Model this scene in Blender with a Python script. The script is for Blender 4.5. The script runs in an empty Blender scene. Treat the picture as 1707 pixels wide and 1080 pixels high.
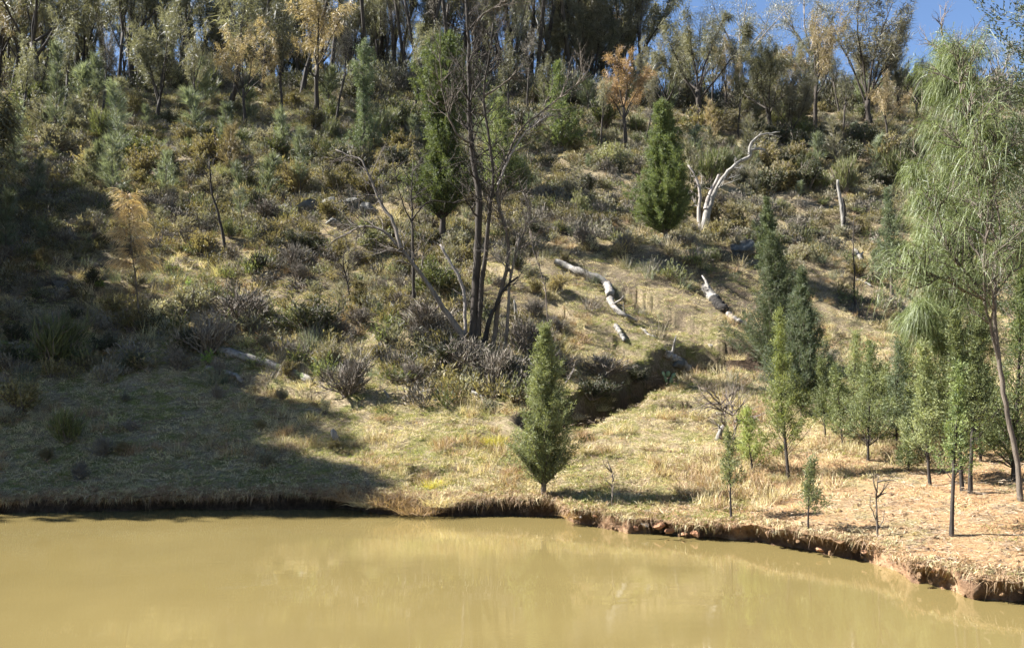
import bpy, math, random
import numpy as np
from mathutils import Vector, Matrix

# ------------------------------------------------------------------ camera, sky, sun
scene = bpy.context.scene
F = 1314.0                      # focal length in photograph pixels
CAM = np.array([0.0, 0.0, 3.0])
PITCH = math.atan(80.0 / F)
cd = bpy.data.cameras.new("camera"); cam = bpy.data.objects.new("camera", cd)
scene.collection.objects.link(cam)
cam.location = CAM; cam.rotation_euler = (math.pi / 2 + PITCH, 0, 0)
cd.sensor_width = 36.0; cd.lens = 36.0 * F / 1707.0
cd.clip_start = 0.1; cd.clip_end = 2000
scene.camera = cam

SUN_EL = math.radians(43)
SUN_H = np.array([-0.98, 0.199])            # horizontal direction to the sun (left, a little behind the hill)
SUN_DIR = Vector((SUN_H[0] * math.cos(SUN_EL), SUN_H[1] * math.cos(SUN_EL), math.sin(SUN_EL)))
world = bpy.data.worlds.new("World"); scene.world = world; world.use_nodes = True
wn = world.node_tree; wn.nodes.clear()
sky = wn.nodes.new("ShaderNodeTexSky"); sky.sky_type = 'NISHITA'; sky.sun_disc = False
sky.sun_elevation = SUN_EL; sky.sun_rotation = math.atan2(SUN_H[0], SUN_H[1])
sky.altitude = 500; sky.air_density = 0.75; sky.dust_density = 0.1; sky.ozone_density = 2.5
bg = wn.nodes.new("ShaderNodeBackground"); bg.inputs[1].default_value = 0.05
wo = wn.nodes.new("ShaderNodeOutputWorld")
wn.links.new(sky.outputs[0], bg.inputs[0]); wn.links.new(bg.outputs[0], wo.inputs[0])
sl = bpy.data.lights.new("sun", 'SUN'); sl.energy = 5.0; sl.angle = math.radians(0.5); sl.color = (1.0, 0.975, 0.94)
sun = bpy.data.objects.new("sun", sl); scene.collection.objects.link(sun)
sun.rotation_euler = SUN_DIR.to_track_quat('Z', 'Y').to_euler()
scene.view_settings.view_transform = 'Standard'; scene.view_settings.look = 'None'
scene.view_settings.exposure = 2.32; scene.view_settings.gamma = 1.0
cy = scene.cycles
cy.max_bounces = 6; cy.diffuse_bounces = 3; cy.glossy_bounces = 2; cy.transmission_bounces = 3; cy.transparent_max_bounces = 4
cy.use_adaptive_sampling = True; cy.adaptive_threshold = 0.02
cy.caustics_reflective = False; cy.caustics_refractive = False
cy.use_denoising = True

RNG = np.random.default_rng(11)

# ------------------------------------------------------------------ noise and terrain
def _hash(ix, iy, seed):
    h = (ix.astype(np.int64) * 374761393 + iy.astype(np.int64) * 668265263 + seed * 1442695041) & 0x7fffffff
    h = ((h ^ (h >> 13)) * 1274126177) & 0x7fffffff
    return ((h ^ (h >> 16)) & 0xffff) / 65535.0
def vnoise(x, y, seed=0):
    x = np.asarray(x, float); y = np.asarray(y, float)
    ix = np.floor(x); iy = np.floor(y); fx = x - ix; fy = y - iy
    fx = fx * fx * (3 - 2 * fx); fy = fy * fy * (3 - 2 * fy)
    a = _hash(ix, iy, seed); b = _hash(ix + 1, iy, seed); c = _hash(ix, iy + 1, seed); d = _hash(ix + 1, iy + 1, seed)
    return (a * (1 - fx) + b * fx) * (1 - fy) + (c * (1 - fx) + d * fx) * fy - 0.5
def fbm(x, y, seed=0, octv=3):
    s = 0; a = 1.0
    for k in range(octv):
        s = s + a * vnoise(x * 2 ** k, y * 2 ** k, seed + k); a *= 0.5
    return s

def ray(px, py):
    """direction through a photograph pixel, scaled so that y = 1"""
    X = (np.asarray(px, float) - 853.5) / F; Z = (540 - np.asarray(py, float)) / F
    dy = math.cos(PITCH) - Z * math.sin(PITCH); dz = math.sin(PITCH) + Z * math.cos(PITCH)
    return X / dy, dz / dy
def at(px, py, Y):
    a, b = ray(px, py); return np.array([a * Y, Y, CAM[2] + b * Y])

SH = np.array([(-900, 850), (-300, 856), (0, 855), (240, 851), (500, 850), (600, 852), (700, 858), (745, 860), (850, 859), (935, 863), (955, 876), (1000, 880),
      (1070, 890), (1150, 897), (1270, 908), (1300, 916), (1380, 930), (1435, 936), (1500, 957), (1520, 970), (1600, 993), (1707, 1009), (1900, 1045), (2300, 1110)], float)
_sa, _sb = ray(SH[:, 0], SH[:, 1]); _sy = -CAM[2] / _sb
def shore(a):
    y = np.interp(a, _sa, _sy)
    right = np.clip((a - 0.08) / 0.1, 0, 1)
    y = y + (0.10 + 0.16 * right) * fbm(a * 22, a * 0 + 3.3, 5, 3) * (y / 12) + 0.05 * fbm(a * 90, a * 0, 8, 2)
    return y
# profile columns: (photo column, [(depth, height)])
COLS = [(-1200, [(0, 0.5), (16, 0.5), (20, 2.2), (26, 5.0), (34, 9.5), (42, 14), (50, 19), (58, 24), (70, 29), (90, 33), (120, 34), (300, -10)]),
 (-250, [(0, 0.17), (17, 0.17), (20, 1.5), (24, 3.3), (28, 5.2), (34, 8.3), (42, 12.9), (50, 18), (58, 22.8), (68, 27.6), (84, 33.2), (110, 39), (300, -10)]),
 (150, [(0, 0.15), (17, 0.15), (20, 1.25), (24, 2.8), (28, 4.8), (34, 7.9), (42, 12.1), (50, 16.9), (58, 21.7), (66, 26.2), (82, 32.4), (105, 38), (300, -10)]),
 (500, [(0, 0.15), (17, 0.15), (20, 1.3), (24, 2.9), (28, 4.9), (34, 7.9), (42, 12.1), (50, 16.6), (58, 21), (66, 25.6), (82, 32.6), (105, 38), (300, -10)]),
 (850, [(0, 0.3), (16.8, 0.3), (20, 1.25), (23, 2.3), (26, 4.0), (30, 6.1), (38, 9.9), (48, 15.4), (58, 20.5), (66, 24.8), (82, 32.8), (105, 40), (300, -10)]),
 (1170, [(0, 0.22), (15, 0.22), (19, 1.1), (22, 1.9), (25, 2.7), (27, 3.7), (30, 5.8), (38, 9.5), (48, 14.2), (58, 19.2), (70, 26), (88, 33.5), (110, 37), (300, -10)]),
 (1400, [(0, 0.2), (12.4, 0.2), (15, 0.75), (18, 1.3), (22, 2.0), (26, 2.7), (29, 3.4), (31, 4.2), (34, 6.0), (42, 10), (50, 14), (60, 19.5), (72, 27), (90, 34), (110, 37), (300, -10)]),
 (1707, [(0, 0.2), (9.9, 0.2), (12, 0.65), (15, 1.1), (20, 1.9), (26, 2.8), (30, 3.5), (34, 5.5), (42, 9.6), (50, 14), (60, 20), (72, 27), (90, 34), (110, 37), (300, -10)]),
 (2600, [(0, 0.45), (8, 0.45), (15, 1.8), (20, 3), (26, 4.4), (34, 8), (42, 13), (50, 18), (60, 24), (72, 30), (90, 36), (110, 38), (300, -10)])]
_ca = np.array([ray(c[0], 540)[0] for c in COLS])
_GY = np.arange(0, 300.1, 0.25); _GA = np.linspace(-1.8, 1.8, 241)
_cz = np.array([np.interp(_GY, *zip(*c[1])) for c in COLS])
_G = np.array([np.interp(_GA, _ca, _cz[:, j]) for j in range(len(_GY))])      # (Y, A)
def _blur(G, n, ax):
    k = np.ones(2 * n + 1) / (2 * n + 1); P = np.pad(G, [(n, n) if i == ax else (0, 0) for i in (0, 1)], 'edge')
    return np.apply_along_axis(lambda v: np.convolve(v, k, 'valid'), ax, P)
_Gb = _blur(_blur(_blur(_G, 4, 0), 5, 1), 5, 1)
def gsample(a, y):
    i = np.clip(np.asarray(y) / 0.25, 0, len(_GY) - 1.001); j = np.clip((np.asarray(a) + 1.8) / 3.6 * 240, 0, 239.999)
    i0 = i.astype(int); j0 = j.astype(int); fi = i - i0; fj = j - j0
    return (_Gb[i0, j0] * (1 - fj) + _Gb[i0, j0 + 1] * fj) * (1 - fi) + (_Gb[i0 + 1, j0] * (1 - fj) + _Gb[i0 + 1, j0 + 1] * fj) * fi

def seg_dist(x, y, poly):
    """distance to a polyline, signed side, and position along it 0..1"""
    best = np.full(np.shape(x), 1e9); side = np.zeros(np.shape(x)); par = np.zeros(np.shape(x)); n = len(poly) - 1
    for k in range(n):
        (x0, y0), (x1, y1) = poly[k], poly[k + 1]
        dx, dy = x1 - x0, y1 - y0; L2 = dx * dx + dy * dy
        t = np.clip(((x - x0) * dx + (y - y0) * dy) / L2, 0, 1)
        qx = x - x0 - t * dx; qy = y - y0 - t * dy; d = np.hypot(qx, qy)
        s = (x - x0) * dy - (y - y0) * dx                 # > 0 on the near (camera) side of a left-to-right line
        m = d < best
        best = np.where(m, d, best); side = np.where(m, np.sign(s), side); par = np.where(m, (k + t) / n, par)
    return best, side, par

def H0(x, y):
    a = x / np.maximum(y, 1e-3)
    u = y - shore(a)
    z = gsample(a, y)
    w = np.clip(u / 8, 0, 1)
    hill = np.clip((y - 24) / 8, 0, 1)
    z = z + w * (0.55 * hill + 0.18) * fbm(x / 6.5, y / 5.0, 21, 2) + (0.12 + 0.36 * w * hill) * fbm(x / 1.9, y / 1.1, 31, 2) * np.clip(u / 1.0, 0.15, 1) \
        + (0.06 + 0.09 * w) * fbm(x / 0.5, y / 0.33, 41, 2)
    return z, u
H0_near = None
def gpt0(px, py):
    a, b = ray(px, py); ys = np.arange(8, 150, 0.05); z, u = H0(a * ys, ys)
    hit = np.nonzero(CAM[2] + b * ys <= z)[0]
    Y = ys[hit[0]] if len(hit) else 95.0
    return (a * Y, Y)
# the gully and the small cut banks, as lines on the ground
GULLY = [gpt0(*p) for p in [(868, 716), (960, 684), (1030, 652), (1085, 622), (1125, 600), (1180, 592), (1260, 588)]]
CUTS = [([gpt0(*p) for p in [(1095, 672), (1150, 668), (1195, 676)]], 0.38, 0.5), ([gpt0(*p) for p in [(1330, 470), (1400, 500), (1485, 538)]], 0.7, 0.9),
        ([gpt0(*p) for p in [(680, 783), (715, 778), (750, 786)]], 0.35, 0.4), ([gpt0(*p) for p in [(1030, 470), (1120, 520), (1230, 585)]], 0.6, 1.0),
        ([gpt0(*p) for p in [(900, 480), (980, 540), (1100, 590)]], 0.35, 0.9), ([gpt0(*p) for p in [(1180, 700), (1240, 700)]], 0.2, 0.4),
        ([gpt0(*p) for p in [(340, 610), (450, 640), (560, 660)]], 0.35, 0.7), ([gpt0(*p) for p in [(1290, 330), (1400, 380), (1470, 400)]], 0.6, 1.2)]
def H(x, y):
    x = np.asarray(x, float); y = np.asarray(y, float)
    z, u = H0(x, y)
    d, s, t = seg_dist(x, y, GULLY)
    d = d + 0.25 * fbm(x / 0.8, y / 0.8, 77, 2)
    depth = 1.9 * np.clip(t / 0.3, 0, 1) * np.clip((1.05 - t) / 0.35, 0, 1)
    z = z - depth * np.clip(2.4 - np.abs(d) / 0.38, 0, 1)
    for line, h, w in CUTS:
        d, s, t = seg_dist(x, y, line)
        dd = (d + 0.18 * fbm(x / 0.7, y / 0.7, 79, 2)) * s
        end = np.clip(t / 0.15, 0, 1) * np.clip((1 - t) / 0.15, 0, 1)
        z = z - h * end * np.clip((dd + 0.08) / 0.16, 0, 1) * np.exp(-np.clip(dd, 0, None) / w) * (s * d < 4)
    lip = 0.16 + 0.04 * np.sin(x * 3.1)
    k = np.clip((u + 0.05) / 0.14, 0, 1); k = k * k * (3 - 2 * k)
    bed = np.maximum(-0.12 - 0.35 * np.clip(-u, 0, None), -0.9)
    return np.where(u > 0.1, np.maximum(z, 0.08), bed * (1 - k) + np.maximum(z, 0.08) * k)
def hz(x, y): return float(H(np.array([x]), np.array([y]))[0])
_YS = np.concatenate([np.arange(8, 40, 0.04), np.arange(40, 130, 0.12)])
def ground(px, py):
    a, b = ray(px, py); z = H(a * _YS, _YS); hit = np.nonzero(CAM[2] + b * _YS <= z)[0]
    k = hit[0] if len(hit) else int(np.argmax(np.where(_YS < 100, (z - CAM[2]) / _YS, -9)))
    return np.array([a * _YS[k], _YS[k], z[k]])
def project(x, y, z):
    v = np.array([x, y, z - CAM[2]]); c, s = math.cos(PITCH), math.sin(PITCH)
    d = v[1] * c + v[2] * s; up = -v[1] * s + v[2] * c
    return 853.5 + F * v[0] / d, 540 - F * up / d

# ------------------------------------------------------------------ materials
def nodes(name):
    m = bpy.data.materials.new(name); m.use_nodes = True; nt = m.node_tree; nt.nodes.clear()
    out = nt.nodes.new("ShaderNodeOutputMaterial")
    return m, nt, out
def N(nt, t, **kw):
    n = nt.nodes.new(t)
    for k, v in kw.items():
        if k.startswith("i_"): n.inputs[k[2:].replace("_", " ")].default_value = v
        else: setattr(n, k, v)
    return n
def mixc(nt, fac, a, b, mode='MIX'):
    n = nt.nodes.new("ShaderNodeMix"); n.data_type = 'RGBA'; n.blend_type = mode
    for sock, v in ((0, fac), (6, a), (7, b)):
        if isinstance(v, (int, float)): n.inputs[sock].default_value = v
        elif isinstance(v, tuple): n.inputs[sock].default_value = (*v, 1)
        else: nt.links.new(v, n.inputs[sock])
    return n.outputs[2]
def ramp(nt, src, stops):
    r = nt.nodes.new("ShaderNodeValToRGB"); e = r.color_ramp.elements
    while len(e) < len(stops): e.new(0.5)
    for el, (p, c) in zip(e, stops): el.position = p; el.color = (*c, 1) if isinstance(c, tuple) else (c, c, c, 1)
    nt.links.new(src, r.inputs[0]); return r.outputs[0]
def noise(nt, scale, detail=4, vec=None, rough=0.6):
    n = nt.nodes.new("ShaderNodeTexNoise"); n.inputs["Scale"].default_value = scale; n.inputs["Detail"].default_value = detail; n.inputs["Roughness"].default_value = rough
    if vec is not None: nt.links.new(vec, n.inputs["Vector"])
    return n.outputs[0]
def coords(nt, kind="Object", scale=None):
    c = nt.nodes.new("ShaderNodeTexCoord").outputs[kind]
    if scale:
        m = nt.nodes.new("ShaderNodeMapping"); m.inputs["Scale"].default_value = scale; nt.links.new(c, m.inputs[0]); c = m.outputs[0]
    return c

def leaf_mat(name, c1, c2, c3=None, trans=0.35, rough=0.55, var=0.35):
    """leaf-to-leaf variation from the attribute v, plant-to-plant variation from Object Info"""
    m, nt, out = nodes(name)
    at_ = N(nt, "ShaderNodeAttribute", attribute_name="v")
    col = mixc(nt, at_.outputs["Fac"], c1, c2)
    oi = N(nt, "ShaderNodeObjectInfo")
    if c3:
        col = mixc(nt, ramp(nt, oi.outputs["Random"], [(0.62, 0.0), (1.0, 0.8)]), col, c3)
    hs = N(nt, "ShaderNodeHueSaturation")
    mr = N(nt, "ShaderNodeMapRange"); mr.inputs[3].default_value = 1 - var; mr.inputs[4].default_value = 1 + var
    ml = N(nt, "ShaderNodeMath", operation='FRACT'); m2 = N(nt, "ShaderNodeMath", operation='MULTIPLY'); m2.inputs[1].default_value = 7.31
    nt.links.new(oi.outputs["Random"], m2.inputs[0]); nt.links.new(m2.outputs[0], ml.inputs[0]); nt.links.new(ml.outputs[0], mr.inputs[0])
    nt.links.new(mr.outputs[0], hs.inputs["Value"]); nt.links.new(col, hs.inputs["Color"])
    p = N(nt, "ShaderNodeBsdfPrincipled"); p.inputs["Roughness"].default_value = rough; p.inputs["Specular IOR Level"].default_value = 0.35
    nt.links.new(hs.outputs[0], p.inputs["Base Color"])
    if trans:
        t = N(nt, "ShaderNodeBsdfTranslucent"); nt.links.new(mixc(nt, 1.0, hs.outputs[0], (1.0, 1.0, 0.6), 'MULTIPLY'), t.inputs[0])
        ms = N(nt, "ShaderNodeMixShader"); ms.inputs[0].default_value = trans
        nt.links.new(p.outputs[0], ms.inputs[1]); nt.links.new(t.outputs[0], ms.inputs[2]); nt.links.new(ms.outputs[0], out.inputs[0])
    else: nt.links.new(p.outputs[0], out.inputs[0])
    return m
def bark_mat(name, c1, c2, scale=9, bump=0.6, stretch=0.18, moss=None):
    m, nt, out = nodes(name); v = coords(nt, "Object", (1, 1, stretch))
    n1 = noise(nt, scale, 6, v, 0.7); col = ramp(nt, n1, [(0.3, c1), (0.72, c2)])
    if moss: col = mixc(nt, ramp(nt, noise(nt, 3.1, 4, coords(nt)), [(0.52, 0.0), (0.62, 1.0)]), col, moss)
    p = N(nt, "ShaderNodeBsdfPrincipled"); p.inputs["Roughness"].default_value = 0.9; p.inputs["Specular IOR Level"].default_value = 0.15
    nt.links.new(col, p.inputs["Base Color"])
    b = N(nt, "ShaderNodeBump"); b.inputs["Strength"].default_value = bump; b.inputs["Distance"].default_value = 0.03
    nt.links.new(noise(nt, scale * 2.2, 6, v, 0.75), b.inputs["Height"]); nt.links.new(b.outputs[0], p.inputs["Normal"])
    nt.links.new(p.outputs[0], out.inputs[0]); return m

M = {}
M['bark_dark'] = bark_mat("dark_furrowed_bark", (0.018, 0.015, 0.013), (0.075, 0.062, 0.05), 10)
M['bark_brown'] = bark_mat("grey_brown_bark", (0.045, 0.036, 0.028), (0.17, 0.14, 0.11), 12)
M['wood_grey'] = bark_mat("weathered_grey_wood", (0.12, 0.10, 0.085), (0.36, 0.32, 0.28), 9, 0.7, 0.08)
M['wood_pale'] = bark_mat("bleached_dead_wood", (0.08, 0.072, 0.062), (0.31, 0.29, 0.255), 7, 0.8, 0.07)
M['log_pale'] = bark_mat("bleached_log_wood", (0.06, 0.052, 0.044), (0.34, 0.315, 0.275), 6, 0.9, 1.0)
M['log_grey'] = bark_mat("old_grey_log_wood", (0.07, 0.06, 0.05), (0.33, 0.30, 0.26), 6, 0.9, 1.0, (0.12, 0.14, 0.05))
M['char'] = bark_mat("charred_wood", (0.012, 0.011, 0.01), (0.05, 0.045, 0.04), 12, 0.9)
M['twig'] = bark_mat("twig_bark", (0.07, 0.055, 0.045), (0.22, 0.18, 0.145), 20, 0.2)
M['pine_leaf'] = leaf_mat("cypress_pine_foliage", (0.065, 0.083, 0.033), (0.215, 0.237, 0.098), None, 0.35)
M['pine_bright'] = leaf_mat("bright_pine_foliage", (0.088, 0.105, 0.045), (0.27, 0.285, 0.13), None, 0.38)
M['pine_fresh'] = leaf_mat('fresh_green_pine_foliage', (0.060, 0.084, 0.030), (0.205, 0.24, 0.088), None, 0.38)
M['pine_blue'] = leaf_mat("bluish_pine_foliage", (0.062, 0.085, 0.045), (0.19, 0.22, 0.12), None, 0.3)
M['pine_dark'] = leaf_mat("dark_pine_foliage", (0.040, 0.054, 0.026), (0.13, 0.15, 0.068), None, 0.25)
M['pine_lime'] = leaf_mat("yellow_green_pine_foliage", (0.12, 0.15, 0.04), (0.31, 0.33, 0.12), None, 0.4)
M['oak_olive'] = leaf_mat("olive_she_oak_needles", (0.07, 0.069, 0.045), (0.235, 0.225, 0.155), (0.19, 0.17, 0.13), 0.42, 0.5, 0.3)
M['oak_dark'] = leaf_mat("dark_she_oak_needles", (0.05, 0.05, 0.032), (0.18, 0.17, 0.108), None, 0.35, 0.5, 0.25)
M['oak_rust'] = leaf_mat("rusty_she_oak_needles", (0.19, 0.115, 0.065), (0.42, 0.285, 0.17), None, 0.35)
M['oak_gold'] = leaf_mat("golden_brown_needles", (0.16, 0.125, 0.075), (0.42, 0.33, 0.20), None, 0.35)
M['oak_pale_gold'] = leaf_mat('pale_gold_dead_needles', (0.26, 0.185, 0.10), (0.60, 0.46, 0.28), None, 0.4)
M['oak_weep'] = leaf_mat("weeping_green_needles", (0.085, 0.115, 0.038), (0.30, 0.345, 0.14), None, 0.35, 0.45)
M['oak_grey'] = leaf_mat("grey_green_sapling_needles", (0.10, 0.12, 0.075), (0.24, 0.26, 0.17), None, 0.35)
M['gum'] = leaf_mat("pale_gum_leaves", (0.08, 0.09, 0.05), (0.27, 0.25, 0.19), None, 0.2, 0.35)
M['heath_olive'] = leaf_mat("olive_heath_leaves", (0.075, 0.066, 0.028), (0.265, 0.22, 0.10), (0.26, 0.21, 0.11), 0.3, 0.6, 0.35)
M['heath_green'] = leaf_mat("green_heath_leaves", (0.05, 0.062, 0.025), (0.175, 0.185, 0.07), (0.25, 0.24, 0.12), 0.3, 0.6, 0.3)
M['heath_grey'] = leaf_mat("grey_heath_leaves", (0.10, 0.10, 0.068), (0.31, 0.285, 0.19), (0.31, 0.27, 0.18), 0.3, 0.6, 0.3)
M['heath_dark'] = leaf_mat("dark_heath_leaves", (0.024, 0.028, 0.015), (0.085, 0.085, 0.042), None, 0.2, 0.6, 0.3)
M['twiggy'] = leaf_mat("bare_grey_brown_twigs", (0.075, 0.064, 0.048), (0.25, 0.215, 0.16), (0.15, 0.135, 0.095), 0.0, 0.8, 0.3)
M['straw'] = leaf_mat("dry_straw_grass", (0.28, 0.215, 0.12), (0.72, 0.61, 0.38), (0.36, 0.345, 0.16), 0.35, 0.6, 0.28)
M['brown_grass'] = leaf_mat("brown_dead_grass", (0.16, 0.10, 0.055), (0.46, 0.32, 0.18), (0.24, 0.15, 0.10), 0.3, 0.7, 0.3)
M['moss_grass'] = leaf_mat("short_green_grass", (0.13, 0.15, 0.035), (0.34, 0.34, 0.10), None, 0.35, 0.6, 0.25)
M['sedge'] = leaf_mat("yellow_green_sedge", (0.24, 0.22, 0.035), (0.55, 0.47, 0.09), None, 0.4, 0.5, 0.15)
M['flower'] = leaf_mat("cream_dry_flower_heads", (0.42, 0.38, 0.22), (0.78, 0.70, 0.45), None, 0.3)
M['lime_leaf'] = leaf_mat("fresh_green_leaves", (0.10, 0.16, 0.03), (0.26, 0.34, 0.08), None, 0.4)
M['litter'] = leaf_mat("fallen_sticks_and_bark", (0.12, 0.085, 0.058), (0.42, 0.33, 0.23), None, 0.0, 0.8, 0.4)
M['cactus'] = leaf_mat("pale_green_cactus_skin", (0.13, 0.19, 0.08), (0.24, 0.30, 0.15), None, 0.0, 0.5, 0.1)

def rock_mat(name, c1, c2, c3):
    m, nt, out = nodes(name); v = coords(nt)
    col = ramp(nt, noise(nt, 2.6, 8, v, 0.7), [(0.3, c1), (0.55, c2), (0.75, c3)])
    p = N(nt, "ShaderNodeBsdfPrincipled"); p.inputs["Roughness"].default_value = 0.9; p.inputs["Specular IOR Level"].default_value = 0.2
    nt.links.new(col, p.inputs["Base Color"]); b = N(nt, "ShaderNodeBump"); b.inputs["Strength"].default_value = 0.8; b.inputs["Distance"].default_value = 0.05
    nt.links.new(noise(nt, 9, 8, v, 0.7), b.inputs["Height"]); nt.links.new(b.outputs[0], p.inputs["Normal"]); nt.links.new(p.outputs[0], out.inputs[0]); return m
M['rock_grey'] = rock_mat("lichened_grey_rock", (0.035, 0.034, 0.03), (0.11, 0.105, 0.09), (0.30, 0.28, 0.23))
M['rock_red'] = rock_mat("red_brown_rock", (0.16, 0.07, 0.04), (0.33, 0.18, 0.10), (0.50, 0.38, 0.28))
M['rock_pale'] = rock_mat("pale_quartz_rock", (0.22, 0.20, 0.17), (0.38, 0.35, 0.31), (0.55, 0.52, 0.47))
M['clod'] = rock_mat("dried_mud_clod", (0.10, 0.06, 0.035), (0.24, 0.15, 0.08), (0.38, 0.27, 0.15))

def ground_mat():
    m, nt, out = nodes("hillside_ground"); v = coords(nt)
    big = noise(nt, 0.35, 5, v); mid = noise(nt, 1.7, 6, v, 0.7); fine = noise(nt, 14, 8, coords(nt, "Object", (1, 1.6, 1)), 0.75)
    str_ = noise(nt, 30, 4, coords(nt, "Object", (1, 0.35, 1)), 0.8)
    straw = ramp(nt, fine, [(0.28, (0.07, 0.05, 0.032)), (0.5, (0.27, 0.21, 0.125)), (0.72, (0.52, 0.44, 0.28))])
    green = ramp(nt, fine, [(0.3, (0.08, 0.075, 0.028)), (0.6, (0.22, 0.21, 0.07)), (0.8, (0.36, 0.34, 0.12))])
    brown = ramp(nt, fine, [(0.3, (0.04, 0.03, 0.022)), (0.6, (0.13, 0.10, 0.07)), (0.8, (0.28, 0.23, 0.16))])
    clay = ramp(nt, fine, [(0.25, (0.15, 0.078, 0.036)), (0.5, (0.36, 0.215, 0.105)), (0.75, (0.54, 0.39, 0.22))])
    red = ramp(nt, noise(nt, 7, 8, v, 0.7), [(0.3, (0.14, 0.08, 0.05)), (0.5, (0.36, 0.215, 0.12)), (0.75, (0.54, 0.39, 0.24))])
    col = mixc(nt, ramp(nt, mid, [(0.47, 0.0), (0.58, 1.0)]), straw, green)
    hb = N(nt, "ShaderNodeAttribute", attribute_name="heath"); cl = N(nt, "ShaderNodeAttribute", attribute_name="clay"); bk = N(nt, "ShaderNodeAttribute", attribute_name="bank")
    col = mixc(nt, hb.outputs["Fac"], col, mixc(nt, ramp(nt, big, [(0.45, 0.0), (0.6, 1.0)]), brown, straw))
    col = mixc(nt, cl.outputs["Fac"], col, mixc(nt, ramp(nt, mid, [(0.5, 0.0), (0.62, 0.8)]), clay, straw))
    hum_shade = ramp(nt, noise(nt, 9, 8, v, 0.7), [(0.3, (0.022, 0.016, 0.012)), (0.55, (0.075, 0.052, 0.035)), (0.8, (0.17, 0.125, 0.08))])  # dark soil of the left bank, also the painted shade in the gully
    rd = N(nt, "ShaderNodeAttribute", attribute_name="redbank"); col = mixc(nt, bk.outputs["Fac"], col, mixc(nt, rd.outputs["Fac"], hum_shade, red))
    p = N(nt, "ShaderNodeBsdfPrincipled"); p.inputs["Roughness"].default_value = 0.95; p.inputs["Specular IOR Level"].default_value = 0.1
    nt.links.new(col, p.inputs["Base Color"])
    b = N(nt, "ShaderNodeBump"); b.inputs["Strength"].default_value = 1.0; b.inputs["Distance"].default_value = 0.07
    ad = N(nt, "ShaderNodeMath", operation='ADD'); nt.links.new(fine, ad.inputs[0]); nt.links.new(str_, ad.inputs[1])
    nt.links.new(ad.outputs[0], b.inputs["Height"]); nt.links.new(b.outputs[0], p.inputs["Normal"]); nt.links.new(p.outputs[0], out.inputs[0])
    return m
M['ground'] = ground_mat()
def water_mat():
    m, nt, out = nodes("muddy_water")
    v = coords(nt, "Object", (0.6, 1.6, 1)); v2 = coords(nt, "Object", (0.25, 1.0, 1))
    col = ramp(nt, noise(nt, 0.25, 3, coords(nt)), [(0.3, (0.116, 0.089, 0.034)), (0.7, (0.142, 0.109, 0.042))])
    p = N(nt, "ShaderNodeBsdfPrincipled"); p.inputs["Roughness"].default_value = 0.02; p.inputs["IOR"].default_value = 1.62
    nt.links.new(col, p.inputs["Base Color"])
    b = N(nt, "ShaderNodeBump"); b.inputs["Strength"].default_value = 0.065; b.inputs["Distance"].default_value = 0.02
    s = N(nt, "ShaderNodeMath", operation='MULTIPLY_ADD'); s.inputs[1].default_value = 0.25
    rp = N(nt, 'ShaderNodeMath', operation='MULTIPLY'); nt.links.new(noise(nt, 26, 2, v), rp.inputs[0]); nt.links.new(ramp(nt, noise(nt, 0.5, 3, v2), [(0.42, 0.15), (0.6, 1.6)]), rp.inputs[1]); nt.links.new(rp.outputs[0], s.inputs[0]); nt.links.new(noise(nt, 2.2, 2, v2), s.inputs[2])
    nt.links.new(s.outputs[0], b.inputs["Height"]); nt.links.new(b.outputs[0], p.inputs["Normal"]); nt.links.new(p.outputs[0], out.inputs[0]); return m
M['water'] = water_mat()

# ------------------------------------------------------------------ mesh helpers
def mesh_np(name, V, T=None, Q=None, mats=(), v=None, smooth=False, mat_idx=None, attrs=None):
    V = np.asarray(V, np.float32).reshape(-1, 3)
    T = np.zeros((0, 3), np.int32) if T is None else np.asarray(T, np.int32).reshape(-1, 3)
    Q = np.zeros((0, 4), np.int32) if Q is None else np.asarray(Q, np.int32).reshape(-1, 4)
    me = bpy.data.meshes.new(name); nl = T.size + Q.size; npoly = len(T) + len(Q)
    me.vertices.add(len(V)); me.vertices.foreach_set("co", V.ravel())
    me.loops.add(nl); me.loops.foreach_set("vertex_index", np.concatenate([T.ravel(), Q.ravel()]).astype(np.int32))
    me.polygons.add(npoly)
    me.polygons.foreach_set("loop_start", np.concatenate([np.arange(len(T)) * 3, len(T) * 3 + np.arange(len(Q)) * 4]).astype(np.int32))
    me.update(calc_edges=True)
    me.polygons.foreach_set("use_smooth", np.full(npoly, smooth, bool))
    for mt in mats: me.materials.append(mt)
    if mat_idx is not None: me.polygons.foreach_set("material_index", np.asarray(mat_idx, np.int32))
    if v is not None:
        at_ = me.attributes.new("v", 'FLOAT', 'POINT'); at_.data.foreach_set("value", np.asarray(v, np.float32))
    for k, arr in (attrs or {}).items():
        at_ = me.attributes.new(k, 'FLOAT', 'POINT'); at_.data.foreach_set("value", np.asarray(arr, np.float32))
    me.update(); return me
def link(name, data, parent=None, loc=None, rot=None, scale=None):
    o = bpy.data.objects.new(name, data); scene.collection.objects.link(o)
    if parent is not None: o.parent = parent
    if loc is not None: o.location = loc
    if rot is not None: o.rotation_euler = rot
    if scale is not None: o.scale = scale
    return o
def tag(o, label, cat, group=None):
    o["label"] = label; o["category"] = cat
    if group: o["group"] = group
    return o
def kind(o, k): o["kind"] = k; return o
def unit(v): return v / np.maximum(np.linalg.norm(v, axis=-1, keepdims=True), 1e-9)

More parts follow.
